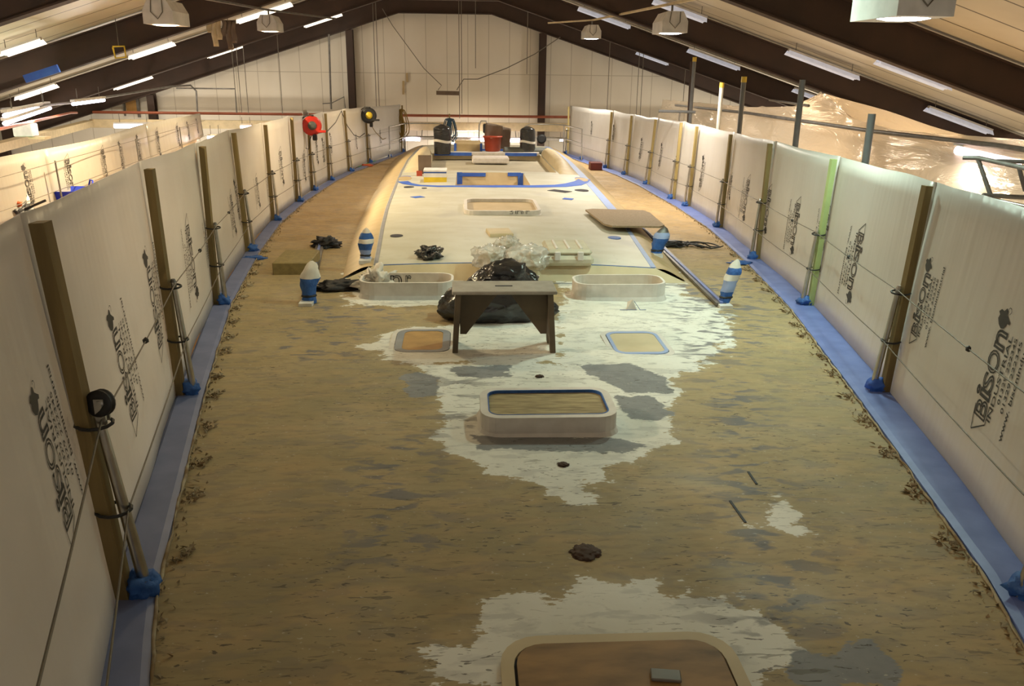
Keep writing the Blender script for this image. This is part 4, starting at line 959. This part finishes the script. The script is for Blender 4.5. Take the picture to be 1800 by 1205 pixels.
# big black bag behind the stool
def crump(name, c, size, m, label, cat, seed, group=None, **k):
    return tag(MB().crumple(c, size, seed=seed, **k).build(name, m), label, cat, group)
t = thing('bin_bag', 'large shiny black plastic bag slumped behind the stool', 'bag', (.32, 7.5, dz(.3, 7.5)))
MB().crumple((.33, 7.5, dz(.3, 7.5)-.01), (1.12, .62, .42), seed=3, amp=.24, freq=1.1, lv=5, crease=.38).build('bag_body', 'bag', t)
MB().crumple((.40, 7.75, dz(.3, 7.8)+.02), (.72, .42, .58), seed=9, amp=.26, freq=1.2, lv=5, crease=.4).build('bag_neck', 'bag', t)
q = P(755, 450, .2); crump('crumpled_bag', (q.x, q.y, ct(q.x, q.y)), (.30, .30, .17), 'bag', 'small crumpled black bag alone on the left of the coachroof', 'bag', 5, lv=4, amp=.5)
q = P(575, 432); crump('crumpled_bag', (q.x+.0, q.y-.05, dz(q.x, q.y)), (.36, .34, .16), 'cloth', 'crumpled black cloth at far end of the left deck track', 'cloth', 6, lv=4, amp=.55)
q = P(603, 508); crump('crumpled_bag', (q.x, q.y, dz(q.x, q.y)-.01), (.58, .24, .14), 'cloth', 'long crumpled black sheet on deck beside the left long hatch', 'cloth', 8, lv=4, amp=.5, rot=.25)
q = P(662, 510); crump('crumpled_paper', (q.x, q.y, dz(q.x, q.y)), (.32, .34, .26), 'paper', 'crumpled white printed sheet lying on corner of left long hatch', 'paper', 11, lv=4, amp=.6, crease=.9)
# clear bags on the coachroof
for (px, py, sz, sd, l) in ((862, 468, (.38, .40, .28), 12, 'clear plastic bag on coachroof edge, left one of the pair'), (927, 472, (.48, .42, .32), 14, 'clear plastic bag on coachroof edge beside the pale case'), (893, 440, (.3, .3, .18), 18, 'small clear plastic bag behind the two larger clear bags')):
    q = P(px, py, .22); c = Vector((q.x, q.y+.22, ct(q.x, max(q.y+.22, 9.4))))
    t = thing('clear_bag', l, 'bag', c, 'clear plastic bags of parts on the coachroof')
    MB().crumple(c, sz, seed=sd, amp=.3, freq=1.5, lv=5, crease=.6).build('bag_skin', 'clear', t)
    MB().crumple(c, tuple(v*.66 for v in sz), seed=sd+1, amp=.25, lv=3).build('contents', 'sandl', t)
q = P(878, 412, .22); MBx = MB().box((q.x, q.y, ct(q.x, q.y)+.02), (.32, .42, .05), rot=.1, bev=.008); tag(MBx.build('foam_pad', 'sandl'), 'flat tan pad lying behind the clear bags', 'pad')
# pale case
q = P(1003, 468, .2); c = Vector((q.x, q.y+.42, ct(q.x, q.y+.42))); t = thing('plastic_case', 'pale ribbed plastic case lying beside the clear bags', 'case', c)
MB().box(c+Vector((0, 0, .06)), (.56, .66, .12), bev=.04).build('base', 'casem', t); MB().box(c+Vector((0, .01, .15)), (.52, .62, .07), bev=.03).build('lid', 'casem', t)
for dx in (-.14, .12): MB().box(c+Vector((dx, -.33, .12)), (.07, .03, .10), bev=.008).build('latch', 'coam', t)
for dx in (-.14, 0, .14): MB().box(c+Vector((dx, .0, .19)), (.03, .5, .02), bev=.005).build('rib', 'coam', t)
# brown board propped on the coachroof edge
pts = [P(1029, 368, .30), P(1042, 366.5, .30), P(1130, 369, .30), P(1142, 373, .3), P(1168, 395, .30), P(1160, 397.5, .30), P(1076, 396.5, .30), P(1062, 393, .3)]
tag(MB().prism([(p.x, p.y) for p in pts][::-1], lambda x, y: 7-hx(x, y)+.275, lambda x, y: 7-hx(x, y)+.30).build('brown_board', 'rug'), 'brown rounded board overhanging right edge of coachroof', 'board')
c = P(1100, 385, .2); tag(MB().box((2.35, 12.2, ct(2.35, 12.2)+.035), (.5, .3, .06)).build('wood_packer', 'olive'), 'wood packer under the brown board', 'packer')
q = P(520, 470); tag(MB().box((q.x+.02, q.y, dz(q.x, q.y)+.075), (.42, .75, .15), bev=.01).build('foam_block', 'olive'), 'olive brown block lying beside the left deck track', 'block')
# cables heap by right winch
q = P(1200, 433); t = thing('cable_heap', 'tangled heap of black cables on right side deck', 'cable', (q.x, q.y, dz(q.x, q.y)))
random.seed(21)
for k in range(9):
    pts = []; a = random.uniform(0, 6.28); L_ = .75 if k < 6 else .95
    for j in range(26):
        u = j/25; x = q.x-.42+L_*u+.05*math.sin(u*9+k); y = q.y+.14*math.sin(u*7+a)*(.4+u*.8); z = dz(x, y)+.012+.07*abs(math.sin(u*6+k*1.3))*(1-u*.5); pts.append((x, y, z))
    MB().tube(pts, .009, 6).build('cable', 'black', t)
MB().crumple((q.x-.2, q.y, dz(q.x, q.y)), (.42, .2, .12), seed=31, amp=.5, lv=3).build('cable_bundle', 'black', t)
q = P(1110, 545); t = thing('paper_scrap', 'small folded white scrap with blue edge in front of right long hatch', 'paper', (q.x, q.y, dz(q.x, q.y)))
z = dz(q.x, q.y); MB().add([(q.x-.05, q.y, z), (q.x+.05, q.y, z), (q.x+.01, q.y+.02, z+.1), (q.x-.03, q.y+.08, z+.06)], [(0, 1, 2), (0, 2, 3), (1, 3, 2), (0, 3, 1)]).build('paper', 'paper', t)
MB().tube([(q.x-.12, q.y-.02, z+.005), (q.x+.05, q.y-.02, z+.005), (q.x+.02, q.y, z+.09), (q.x+.08, q.y-.02, z+.005), (q.x+.14, q.y-.02, z+.005)], .003, 5).build('blue_wire', 'bluep', t)
q = PZ(1170, 1190, zN+.02); tag(MB().box((q.x, q.y, zN+.028), (.10, .055, .012), rot=-.15, bev=.003).build('metal_offcut', mat('offcut', (.2, .18, .16), .5, .3)), 'small metal offcut on the near hatch board', 'metal offcut')
for px, py, r_, l in ((990, 820, .03, 'small dark hole plug just in front of middle hatch'), (1030, 975, .065, 'dark rusty patch of debris between middle and near hatches'), (948, 664, .03, 'small dark hole plug just behind the middle hatch')):
    q = P(px, py); tag(MB().crumple((q.x, q.y, dz(q.x, q.y)-.004), (r_*2, r_*2, .02), seed=int(px), amp=.45, lv=4, freq=3.2, crease=.3).build('dark_debris', mat('rust', (.07, .035, .02), .8)), l, 'debris')
for a, b in (((1283, 882), (1310, 920)), ((1315, 830), (1330, 852))):
    q0, q1 = P(*a), P(*b); ribbon([q0, q1], .012, 'dark', 'deck_scratch', .004, dz)
# blue tape ends on deck at left and right rails
for px, py, l in ((445, 453, 'loose scrap of blue tape below the fourth left post'), (1302, 462, 'loose scrap of blue tape below the fourth right post'), (466, 505, 'tiny')): 
    if l == 'tiny': continue
    q = P(px, py); tag(MB().crumple((q.x, q.y, dz(q.x, q.y)), (.28, .16, .05), seed=int(px), amp=.7, lv=3).build('tape_scrap', 'bluetape'), l, 'tape')
# box in the cockpit area
q = P(765, 321, .25); c = Vector((q.x, q.y+.25, ct(q.x, q.y+.25)))
t = thing('parts_box', 'small white blue and yellow cardboard box on the coachroof', 'box', c)
W_ = .46; MB().box(c+Vector((0, 0, .05)), (W_, .5, .10)).build('yellow_band', 'yellow', t); MB().box(c+Vector((0, 0, .14)), (W_, .5, .08)).build('body', 'white', t)
MB().box(c+Vector((0, 0, .195)), (W_, .5, .03)).build('blue_band', 'bluep', t); MB().box(c+Vector((0, 0, .225)), (W_+.01, .51, .03)).build('lid', 'white', t)
q = P(735, 318, .25); t = thing('brown_card', 'small upright brown card with red foot behind the small box', 'card', (q.x, q.y+1, ct(q.x, q.y+1)))
MB().box((q.x+.10, q.y+1.0, ct(q.x, q.y+1)+.24), (.28, .03, .40)).build('board', 'brownsheet', t); MB().box((q.x-.02, q.y+.97, ct(q.x, q.y+1)+.05), (.12, .06, .12)).build('foot', 'redplastic', t)
# pedestals
for px, l in ((778, 'left'), (927, 'right')):
    q = P(px, 272, .25); c = Vector((q.x, q.y, ct(q.x, q.y))); t = thing('wrapped_pedestal', 'black plastic wrapped steering pedestal, %s one of the pair' % l, 'pedestal', c, 'black wrapped steering pedestals')
    hgt = .80 if l == 'left' else .76; r_ = .24 if l == 'left' else .22
    def f(u, v): 
        a = 2*math.pi*u; rr = r_*(1+.10*noise.noise(Vector((math.cos(a)*2, math.sin(a)*2, v*3+px))))*(1-.75*max(0, (v-.86)/.14)**2); return (c.x+rr*math.cos(a), c.y+rr*.8*math.sin(a), c.z+hgt*v)
    MB().grid(f, 24, 18).build('black_wrap', 'bag', t)
    MB().grid(lambda u, v: (lambda q: (q[0]+.008*math.cos(2*math.pi*u), q[1]+.008*math.sin(2*math.pi*u), q[2]))(f(u, .40+.085*v+.03*math.sin(4*math.pi*u))), 24, 2).build('white_tape', 'paper', t)
# red bin with brown sheets
q = P(866, 267, .3); c = Vector((q.x, q.y, ct(q.x, q.y)+.03)); t = thing('red_bin', 'round red plastic bin on the aft deck', 'bin', c)
MB().lathe(c, [(.20, 0), (.22, .02), (.26, .39), (.28, .39), (.28, .43), (.25, .43)], 24).build('bucket', 'redplastic', t)
MB().box(c+Vector((-.05, -.25, .40)), (.06, .015, .04)).build('sticker', 'paper', t)
for (x0, x1, z0, z1, dy, l) in ((-.24, .26, .36, .80, 0, 'brown sheet standing upright in the red bin'), (.05, .50, .05, .72, .14, 'brown sheet leaning behind the red bin')):
    mb = MB(); mb.grid(lambda u, v: c+Vector((x0+(x1-x0)*u+.04*v, dy+.06*math.sin(u*3), z0+(z1-z0)*v-.09*u*v)), 8, 6); tag(mb.build('brown_sheet', 'brownsheet', solid=.012), l, 'sheet')
qa, qb = P(887, 271, .3), P(966, 271, .3); zz = ct(qa.x, qa.y)+.04
tag(MB().tube([(qa.x, qa.y+.4, zz), (qb.x, qb.y+.4, zz-.03)], .14, 16).build('foam_roll', 'rollm'), 'dark grey roll lying across aft deck behind right pedestal', 'roll')
q = P(1040, 297); tag(MB().box((q.x+.1, q.y, dz(q.x, q.y)+.1), (.32, .4, .2), bev=.01).build('red_box', mat('maroon', (.14, .02, .015), .6)), 'small dark red box on right side deck near the stern', 'box')
# pushpit rails
def rail_tube(pts, r, name, parent, m='steel'): return MB().tube(pts, r, 8).build(name, m, parent)
def on_rail(s, y, h): return Vector((cx(y)+s*(wd_(y)-.10), y, 7-hx(cx(y)+s*wd_(y), y)+h))
for s, l in ((-1, 'left'), (1, 'right')):
    t = thing('stern_rail', 'polished steel stern rail, %s half' % l, 'rail', on_rail(s, 27.5, .04), 'steel stern rails')
    ys2 = [25.6, 26.4, 27.3, 27.9]
    for h, nm in ((.92, 'top_tube'), (.5, 'lower_tube')):
        pts = [on_rail(s, y, h) for y in ys2]+[Vector((cx(28)+s*k, 28.15, 7-hd(28)+h)) for k in (2.3, 1.9, 1.5)]
        if nm == 'top_tube': pts += [Vector((cx(28)+s*1.32, 28.15, 7-hd(28)+h-.08)), Vector((cx(28)+s*1.27, 28.15, 7-hd(28)+h-.3)), Vector((cx(28)+s*1.27, 28.15, 7-hd(28)+.04))]
        else: pts += [Vector((cx(28)+s*1.27, 28.15, 7-hd(28)+h))]
        rail_tube(pts, .02, nm, t)
    for y in (25.6, 27.9): rail_tube([on_rail(s, y, .04)+Vector((0, -.15 if y < 26 else 0, 0)), on_rail(s, y, .5), on_rail(s, y, .92)], .02, 'upright', t)
    for y in (25.6,): MB().crumple(on_rail(s, y, .03), (.12, .12, .14), seed=int(y)+s, lv=2).build('tape_wrap', 'bluetape', t)
t = thing('stern_gate_post', 'steel hoop on the stern between left pedestal and red bin', 'rail', (cx(28)+.4, 28.15, 7-hd(28)+.04))
xg = PY(842, 240, 28.1).x; xh = PY(858, 240, 28.1).x; z0 = 7-hd(28)+.03; rail_tube([(xg, 28.1, z0), (xg, 28.1, z0+.85), (xg+.07, 28.1, z0+.98), (xh-.07, 28.1, z0+.98), (xh, 28.1, z0+.85), (xh, 28.1, z0)], .022, 'hoop', t)
MB().box((xh-.1, 28.08, z0+.75), (.14, .08, .3), bev=.03).build('black_pad', 'black', t)
q = PY(952, 244, 27.9); tag(MB().lathe(q, [(.10, -.05), (.15, -.04), (.16, 0), (.15, .04), (.10, .05)], 16, axis=(0, -1, 0)).build('round_float', 'black'), 'dark round fender hung on the right stern rail', 'fender')
# rope hanks
def hank(name, px, py, Y, wdt, hgt, m, label, post=None):
    q = PY(px, py, Y); t = thing(name, label, 'rope', q); random.seed(int(px))
    for k in range(9):
        a = random.uniform(-.5, .5); ww = wdt*random.uniform(.25, .5); hh = hgt*random.uniform(.7, 1); o = random.uniform(-.3, .3)*wdt
        pts = [(q.x+o*j_+ww*math.sin(2*math.pi*j/16)*(.35+.65*(1-math.cos(2*math.pi*j/16))/2)+a*.06, q.y+.02*k/3-.03, q.z-hh*(1-math.cos(2*math.pi*j/16))/2) for j in range(17) for j_ in (1,)]
        MB().tube([(x-(o if j == 0 or j == 16 else 0), y, z) for j, (x, y, z) in enumerate(pts)], .018, 6).build('rope_coil', m, t)
    return t
hank('rope_hank', 706, 192, 28.0, .5, 1.1, 'ropey', 'hank of yellow brown rope hung on the left stern post')
hank('rope_hank', 790, 208, 28.0, .38, .75, 'ropeb', 'hank of dark blue rope hung behind the left pedestal')
q = PY(790, 200, 28.05); z0 = 7-hd(28)+.03; tag(MB().beam((q.x, 28.05, z0), (q.x, 28.05, q.z), .05, .05, upv=(0, 1, 0)).build('wood_upright', 'timber'), 'wooden upright holding the blue rope hank', 'post')
# cable reels
def reel(px, py, Y, r, m, m2, label):
    q = PY(px, py, Y); t = thing('cable_reel', label, 'cable reel', q, 'cable reels hung on the left posts'); ax = (.25, -1, .1)
    MB().lathe(q, [(r*.8, -.09), (r, -.08), (r*1.02, 0), (r, .08), (r*.8, .09)], 28, axis=ax).build('drum_case', m, t)
    MB().lathe(q+Vector(ax).normalized()*.09, [(r*.45, -.0), (r*.42, .02), (r*.2, .03)], 20, axis=ax).build('hub', m2, t)
    MB().box(q+Vector((r*.9, -.05, -r*.55)), (.22, .06, .05), rot=.0, bev=.01).build('stand_foot', m if m == 'reelred' else 'black', t)
    MB().tube([q+Vector((-r*.9, -.05, r*.75)), q+Vector((-r*.5, -.05, r*1.05)), q+Vector((r*.3, -.05, r*1.05))], .018, 6).build('handle', 'black', t)
    MB().box(q+Vector((r*.35, -.1, -r*1.15)), (.09, .06, .12), bev=.015).build('plug', 'black', t)
    return q
q1 = reel(548, 221, 17.3, .19, 'reelred', 'rollm', 'round red cable reel hung on a left post')
q2 = reel(648, 203, 23.9, .21, 'black', 'yellow', 'black and yellow cable reel hung on a left post')
tag(MB().tube([q1+Vector((-.18, 0, .1)), PY(532, 245, 17.3), PY(536, 260, 17.3), PY(543, 262, 17.3), PY(545, 245, 17.3), q1+Vector((0, 0, -.15))], .01, 6).build('power_cable', 'black'), 'thin cable loop hanging below the red reel', 'cable')
tag(MB().tube([q1+Vector((.1, .1, -.15)), PY(575, 231, 18.5), PY(590, 215, 19.5), PY(600, 195, 21.4), PY(610, 220, 22), PY(622, 237, 22.6), PY(632, 241, 23), PY(641, 234, 23.6)], .01, 6).build('power_cable', 'black'), 'cable draped between the two reels', 'cable')
tag(MB().tube([q2+Vector((.02, 0, -.2)), PY(660, 232, 25), PY(673, 245, 26), PY(684, 240, 26.8), PY(695, 215, 27.6), PY(700, 200, 27.9)], .01, 6).build('power_cable', 'ropey'), 'cable drooping from black and yellow reel to the stern post', 'cable')
tag(MB().lathe(PY(537, 199, 17.4), [(.03, -.05), (.06, -.02), (.065, .0), (.05, .01)], 14, axis=(.2, -1, -.1)).build('clamp_lamp', 'steel'), 'small silver clamp lamp on top of the red reel post', 'lamp')
q = P(646, 291); tag(MB().crumple((q.x, q.y, dz(q.x, q.y)), (.3, .4, .08), seed=77, lv=3).build('orange_cloth', 'orange'), 'small orange rag at foot of the ninth left post', 'cloth')

# ================================================================== neighbours at left
NB = thing('neighbour_boat', 'neighbouring boat under cover beyond the left sheets, brown deck edge', 'boat', (-6, 16, 0))
MB().add([(-4.3, 6, 4.85), (-6.4, 6, 4.85), (-7.6, 26, 4.85), (-5.6, 26, 4.85), (-4.5, 6, 1.2), (-6.4, 6, 1.2), (-7.6, 26, 1.2), (-5.8, 26, 1.2)], [(0, 3, 2, 1), (4, 5, 6, 7), (0, 1, 5, 4), (1, 2, 6, 5), (2, 3, 7, 6), (3, 0, 4, 7)]).build('hull', 'plyo', NB)
def fw_(u): return (-5.75-1.65*u, 7.5+17.8*u)
for k, (a, b, o0, o1) in enumerate(((0, .5, .02, .10), (.52, .8, .02, .22), (.2, .35, .3, .5), (.6, .66, .3, .5))):
    (xa, ya), (xb, yb) = fw_(a), fw_(b); MB().prism([(xa+o0, ya), (xa+o1, ya), (xb+o1, yb), (xb+o0, yb)], 4.84, 4.86).build('masking_tape', 'bluetape', NB)
LABS = ['nearest', 'middle', 'farthest']
for k in range(3):
    u0, u1 = k/3, (k+1)/3
    def fn(u, v, u0=u0, u1=u1):
        w = u0+(u1-u0)*u; x, y = fw_(w); return Vector((x-.05+.06*math.sin(w*17)-.04*v, y, 4.87+.98*v+.03*math.sin(w*9+1)+(0 if v > 0 else 0)+(.35*max(0, w-.72)/.28*(1-v))))
    t = tag(MB().grid(fn, 24, 5).build('protective_sheet', 'sheet_far', solid=.005), 'cream printed sheet on neighbouring boat, %s one of its row' % LABS[k], 'protective sheet', 'cream sheets along the neighbouring boat')
    for uu, fl in ((.12, 1), (.40, 1), (.62, 0), (.88, 0)): place_logo(fn, -1, 6.0, .98, uu, .88 if fl else .15, .68, bool(fl), t, False)
wl = []
for k, w in enumerate((.08, .33, .58, .80)):
    x, y = fw_(w); t = tag(MB().tube([(x+.07, y, 4.86), (x+.05, y, 5.66)], .014, 8).build('stanchion', 'dull'), 'thin dark stanchion on neighbouring boat, %s from the left edge' % ORD[k], 'stanchion', 'stanchions on the neighbouring boat')
    wl.append((x+.06, y))
for h, l in ((.78, 'upper'), (.36, 'lower')): tag(MB().tube([(x, y, 4.86+h) for x, y in [(-5.4, 5.5)]+wl+[(-7.4, 25.2)]], .006, 5).build('lifeline_wire', 'wire'), '%s wire of neighbouring boat in front of cream sheets' % l, 'wire')
# blue tub
q = PZ(125, 356, 4.95); t = thing('plastic_tub', 'bright blue flexible tub on neighbouring boat deck', 'tub', (q.x, q.y, 4.86))
MB().lathe((q.x, q.y, 4.86), [(.24, 0), (.26, .02), (.34, .30), (.36, .31), (.33, .31), (.24, .04)], 24).build('tub_body', 'tubblue', t)
MB().tube([(q.x+.2, q.y+.25, 5.16), (q.x+.22, q.y+.30, 5.28), (q.x+.30, q.y+.2, 5.28), (q.x+.32, q.y+.12, 5.16)], .015, 6).build('handle', 'tubblue', t)
# clutter at left edge
q = PZ(22, 378, 5.0); random.seed(5); t = thing('tool_pile', 'pile of dark tools and orange discs at the left edge', 'tools', (q.x, q.y, 4.86))
MB().crumple((q.x, q.y, 4.86), (.5, .5, .35), seed=41, amp=.7, lv=4, crease=.9).build('tools', 'black', t)
MB().lathe((q.x-.05, q.y+.2, 5.15), [(.05, 0), (.2, .01), (.21, .03), (.05, .04)], 20, axis=(.3, -.8, .6)).build('disc', 'paper', t)
MB().crumple((q.x+.12, q.y-.05, 5.13), (.14, .12, .1), seed=43, lv=2).build('orange_grip', 'orange', t)
MB().tube([(q.x+.1, q.y, 5.05), (q.x+.45, q.y+.1, 5.2)], .02, 6).build('handle', 'black', t)
tag(MB().box((q.x-.1, q.y-.55, 4.93), (.5, .35, .12), rot=.3, bev=.01).build('cream_board', 'cream'), 'cream board lying in front of the tool pile at left edge', 'board')
tag(MB().box((-9.5, 17, 4.6), (1.5, 6, .1)).build('green_cover', 'green'), 'dark green edge seen at far left below the peach beam', 'cover')

# ================================================================== film tent at right
def tentx(y): return 5.75+.02*y
TT = [(3, 6.35), (8, 6.42), (9, 6.40), (11.5, 6.33), (13, 6.42), (14.2, 6.78), (15.5, 6.50), (18, 6.40), (22, 6.36), (27, 6.3)]
def th(y): return float(np.interp(y, [a for a, b in TT], [b for a, b in TT]))
def wallf(u, v):
    y = 3+24*u; n = noise.noise(Vector((y*.9, v*3, 3))); return (tentx(y)+.10*n-.5*(1-v)*(.4+.3*math.sin(y*1.7)), y, 4.4+(th(y)-4.4)*v+.03*noise.noise(Vector((y*2, v*4, 9)))*v)
def rooff(u, v):
    y = 3+24*u; n = noise.noise(Vector((y*.7, v*4, 5))); pk = max(0, 1-abs(y-14.2)/1.4); return (tentx(y)+7*v+.05*n, y, th(y)-pk*.25*v-.35*math.sin(v*3.14)*.5+.06*n*min(1, v*6)-1.1*v)
t = thing('film_tent', 'crinkled clear polythene tent draped over scaffold on the right', 'tent', (8, 15, 0))
MB().grid(wallf, 150, 16).build('film_wall', 'film', t); MB().grid(rooff, 110, 26).build('film_roof', 'film', t)
def spipe(pts, r, m, label, name='scaffold_tube', cat='pole', group='scaffold tubes on the right'):
    return tag(MB().tube(pts, r, 10).build(name, m), label, cat, group)
spipe([(tentx(y)-.06, y, th(min(y, 12.5))-.08-.0*y) for y in (4, 9, 12)]+[(tentx(18)-.06, 18, 6.28), (tentx(25), 25, 6.2)], .03, 'dull', 'long grey scaffold tube along top of the film tent')
spipe([(tentx(14.5)-.1, 14.5, 6.55), (tentx(18)+.4, 18, 6.55)], .022, 'dull', 'short tube across the tent below its peak')
POLES = [((1221, 103), (1218, 232), 18.6, 0, 'pvc', 1, 'tall grey pole with yellow cap, farthest of the upright poles'), ((1269, 148), (1257, 245), 16, 0, 'pvcw', 1, 'white pole with yellow cap'),
         ((1308, 138), (1297, 240), 14, 0, 'pvc', 1, 'grey pole with yellow cap right of the white pole'), ((1411, 140), (1396, 275), 11.4, 0, 'pvc', 0, 'dark pole without cap, third from right of the upright poles'), ((1533, 200), (1519, 305), 9.0, 0, 'pvc', 0, 'dark grey pole nearest the camera behind the right sheets')]
POLES[3] = POLES[3][:6]+('plain dark pole standing before the tent peak',)
for (a, b, Y, _, m, cap, l) in POLES:
    A = PY(*a, Y); B = Vector((A.x, A.y, 5)); foot = Vector((A.x, A.y, 0))
    t = thing('upright_pole', l, 'pole', (B.x, B.y, 0), 'upright poles behind the right sheets')
    MB().tube([foot, B, A], .04, 12).build('tube', m, t)
    if cap: MB().tube([A-Vector((0, 0, .06)), A+Vector((0, 0, .03))], .045, 12).build('cap', 'polet', t)
spipe([PY(1216, 108, 19), PY(1209, 235, 19)], .035, 'brown', 'thin brown post just left of the farthest grey pole', 'thin_post')
spipe([PY(1158, 195, 17.8), PY(1222, 197, 17.8)], .03, 'pvc', 'short grey horizontal tube clamped near the farthest pole')
q = PY(1198, 206, 17.8); tag(MB().box(q, (.12, .08, .2), bev=.02).build('scaffold_clamp', 'steel'), 'silver clamp below the short horizontal tube', 'clamp')
# near guard rail
Yg_ = 7.6; spipe([PY(1693, 277, Yg_), PY(1720, 277.5, Yg_-.1), PY(1800, 295, Yg_-.9), PY(1860, 308, 6.3)], .02, 'dull', 'upper tube of near guard rail at right edge')
spipe([PY(1752, 283, Yg_-.3), PY(1830, 285, 7.2)], .018, 'dull', 'branch tube of near guard rail at right edge')
spipe([PY(1719, 279, Yg_-.1), PY(1743, 348, Yg_-.2)], .02, 'dull', 'slanting upright of near guard rail')
spipe([PY(1790, 290, 7.0), PY(1802, 335, 7.0)], .018, 'dull', 'second upright of near guard rail at the right edge')
spipe([PY(1728, 343, Yg_-.2), PY(1860, 350, 7.4)], .022, 'dull', 'lower tube of near guard rail at right edge')
spipe([PY(1742, 349, Yg_-.2), PY(1860, 375, 6.9)], .016, 'steel', 'lowest slanting tube of near guard rail')
for q_, l_ in ((PY(1743, 348, Yg_-.2), 'nearer'), (PY(1860, 350, 7.4), 'farther')): spipe([q_, (q_.x, q_.y, 0)], .022, 'dull', 'vertical scaffold leg under the near guard rail, %s to the sheets' % l_)
A, B = PY(1683, 264, 9.9), PY(1790, 288, 9.0)
t = thing('tube_light', 'bright tube light glowing through the film tent at right edge', 'light', (A+B)/2, 'bright fluorescent tubes near the gantry')
MB().tube([A, B], .05, 10).build('tube', 'tubeon', t); MB().beam(A+Vector((0, 0, .09)), B+Vector((0, 0, .09)), .14, .05).build('housing', 'lamp_white', t)
light('tube_glow', 'AREA', (A+B)/2-Vector((0, 0, .07)), 60, TUBE, .9, .12, parent=t)
for (x_, y_, z_, p_, c_) in ((7.2, 13.5, 4.7, 300, (1, .72, .42)), (7.2, 18.5, 4.6, 170, (1, .8, .6)), (6.9, 8, 4.2, 100, (1, .76, .5))):  # unseen bulbs added to give the film a warm glow
    t = thing('added_tent_bulb', 'bulb added inside the film tent to make it glow, hidden behind the sheets', 'lamp', (x_, y_, z_), 'bulbs added inside the film tent')
    MB().lathe((x_, y_, z_+.1), [(.02, .12), (.05, .1), (.07, .04), (.04, 0)], 12).build('bulb', 'lens', t); MB().tube([(x_, y_, z_+.2), (x_, y_, th(y_)-.75)], .008, 5).build('flex', 'black', t)
    light('added_tent_glow', 'POINT', (x_, y_, z_), p_, c_, .25, parent=t)
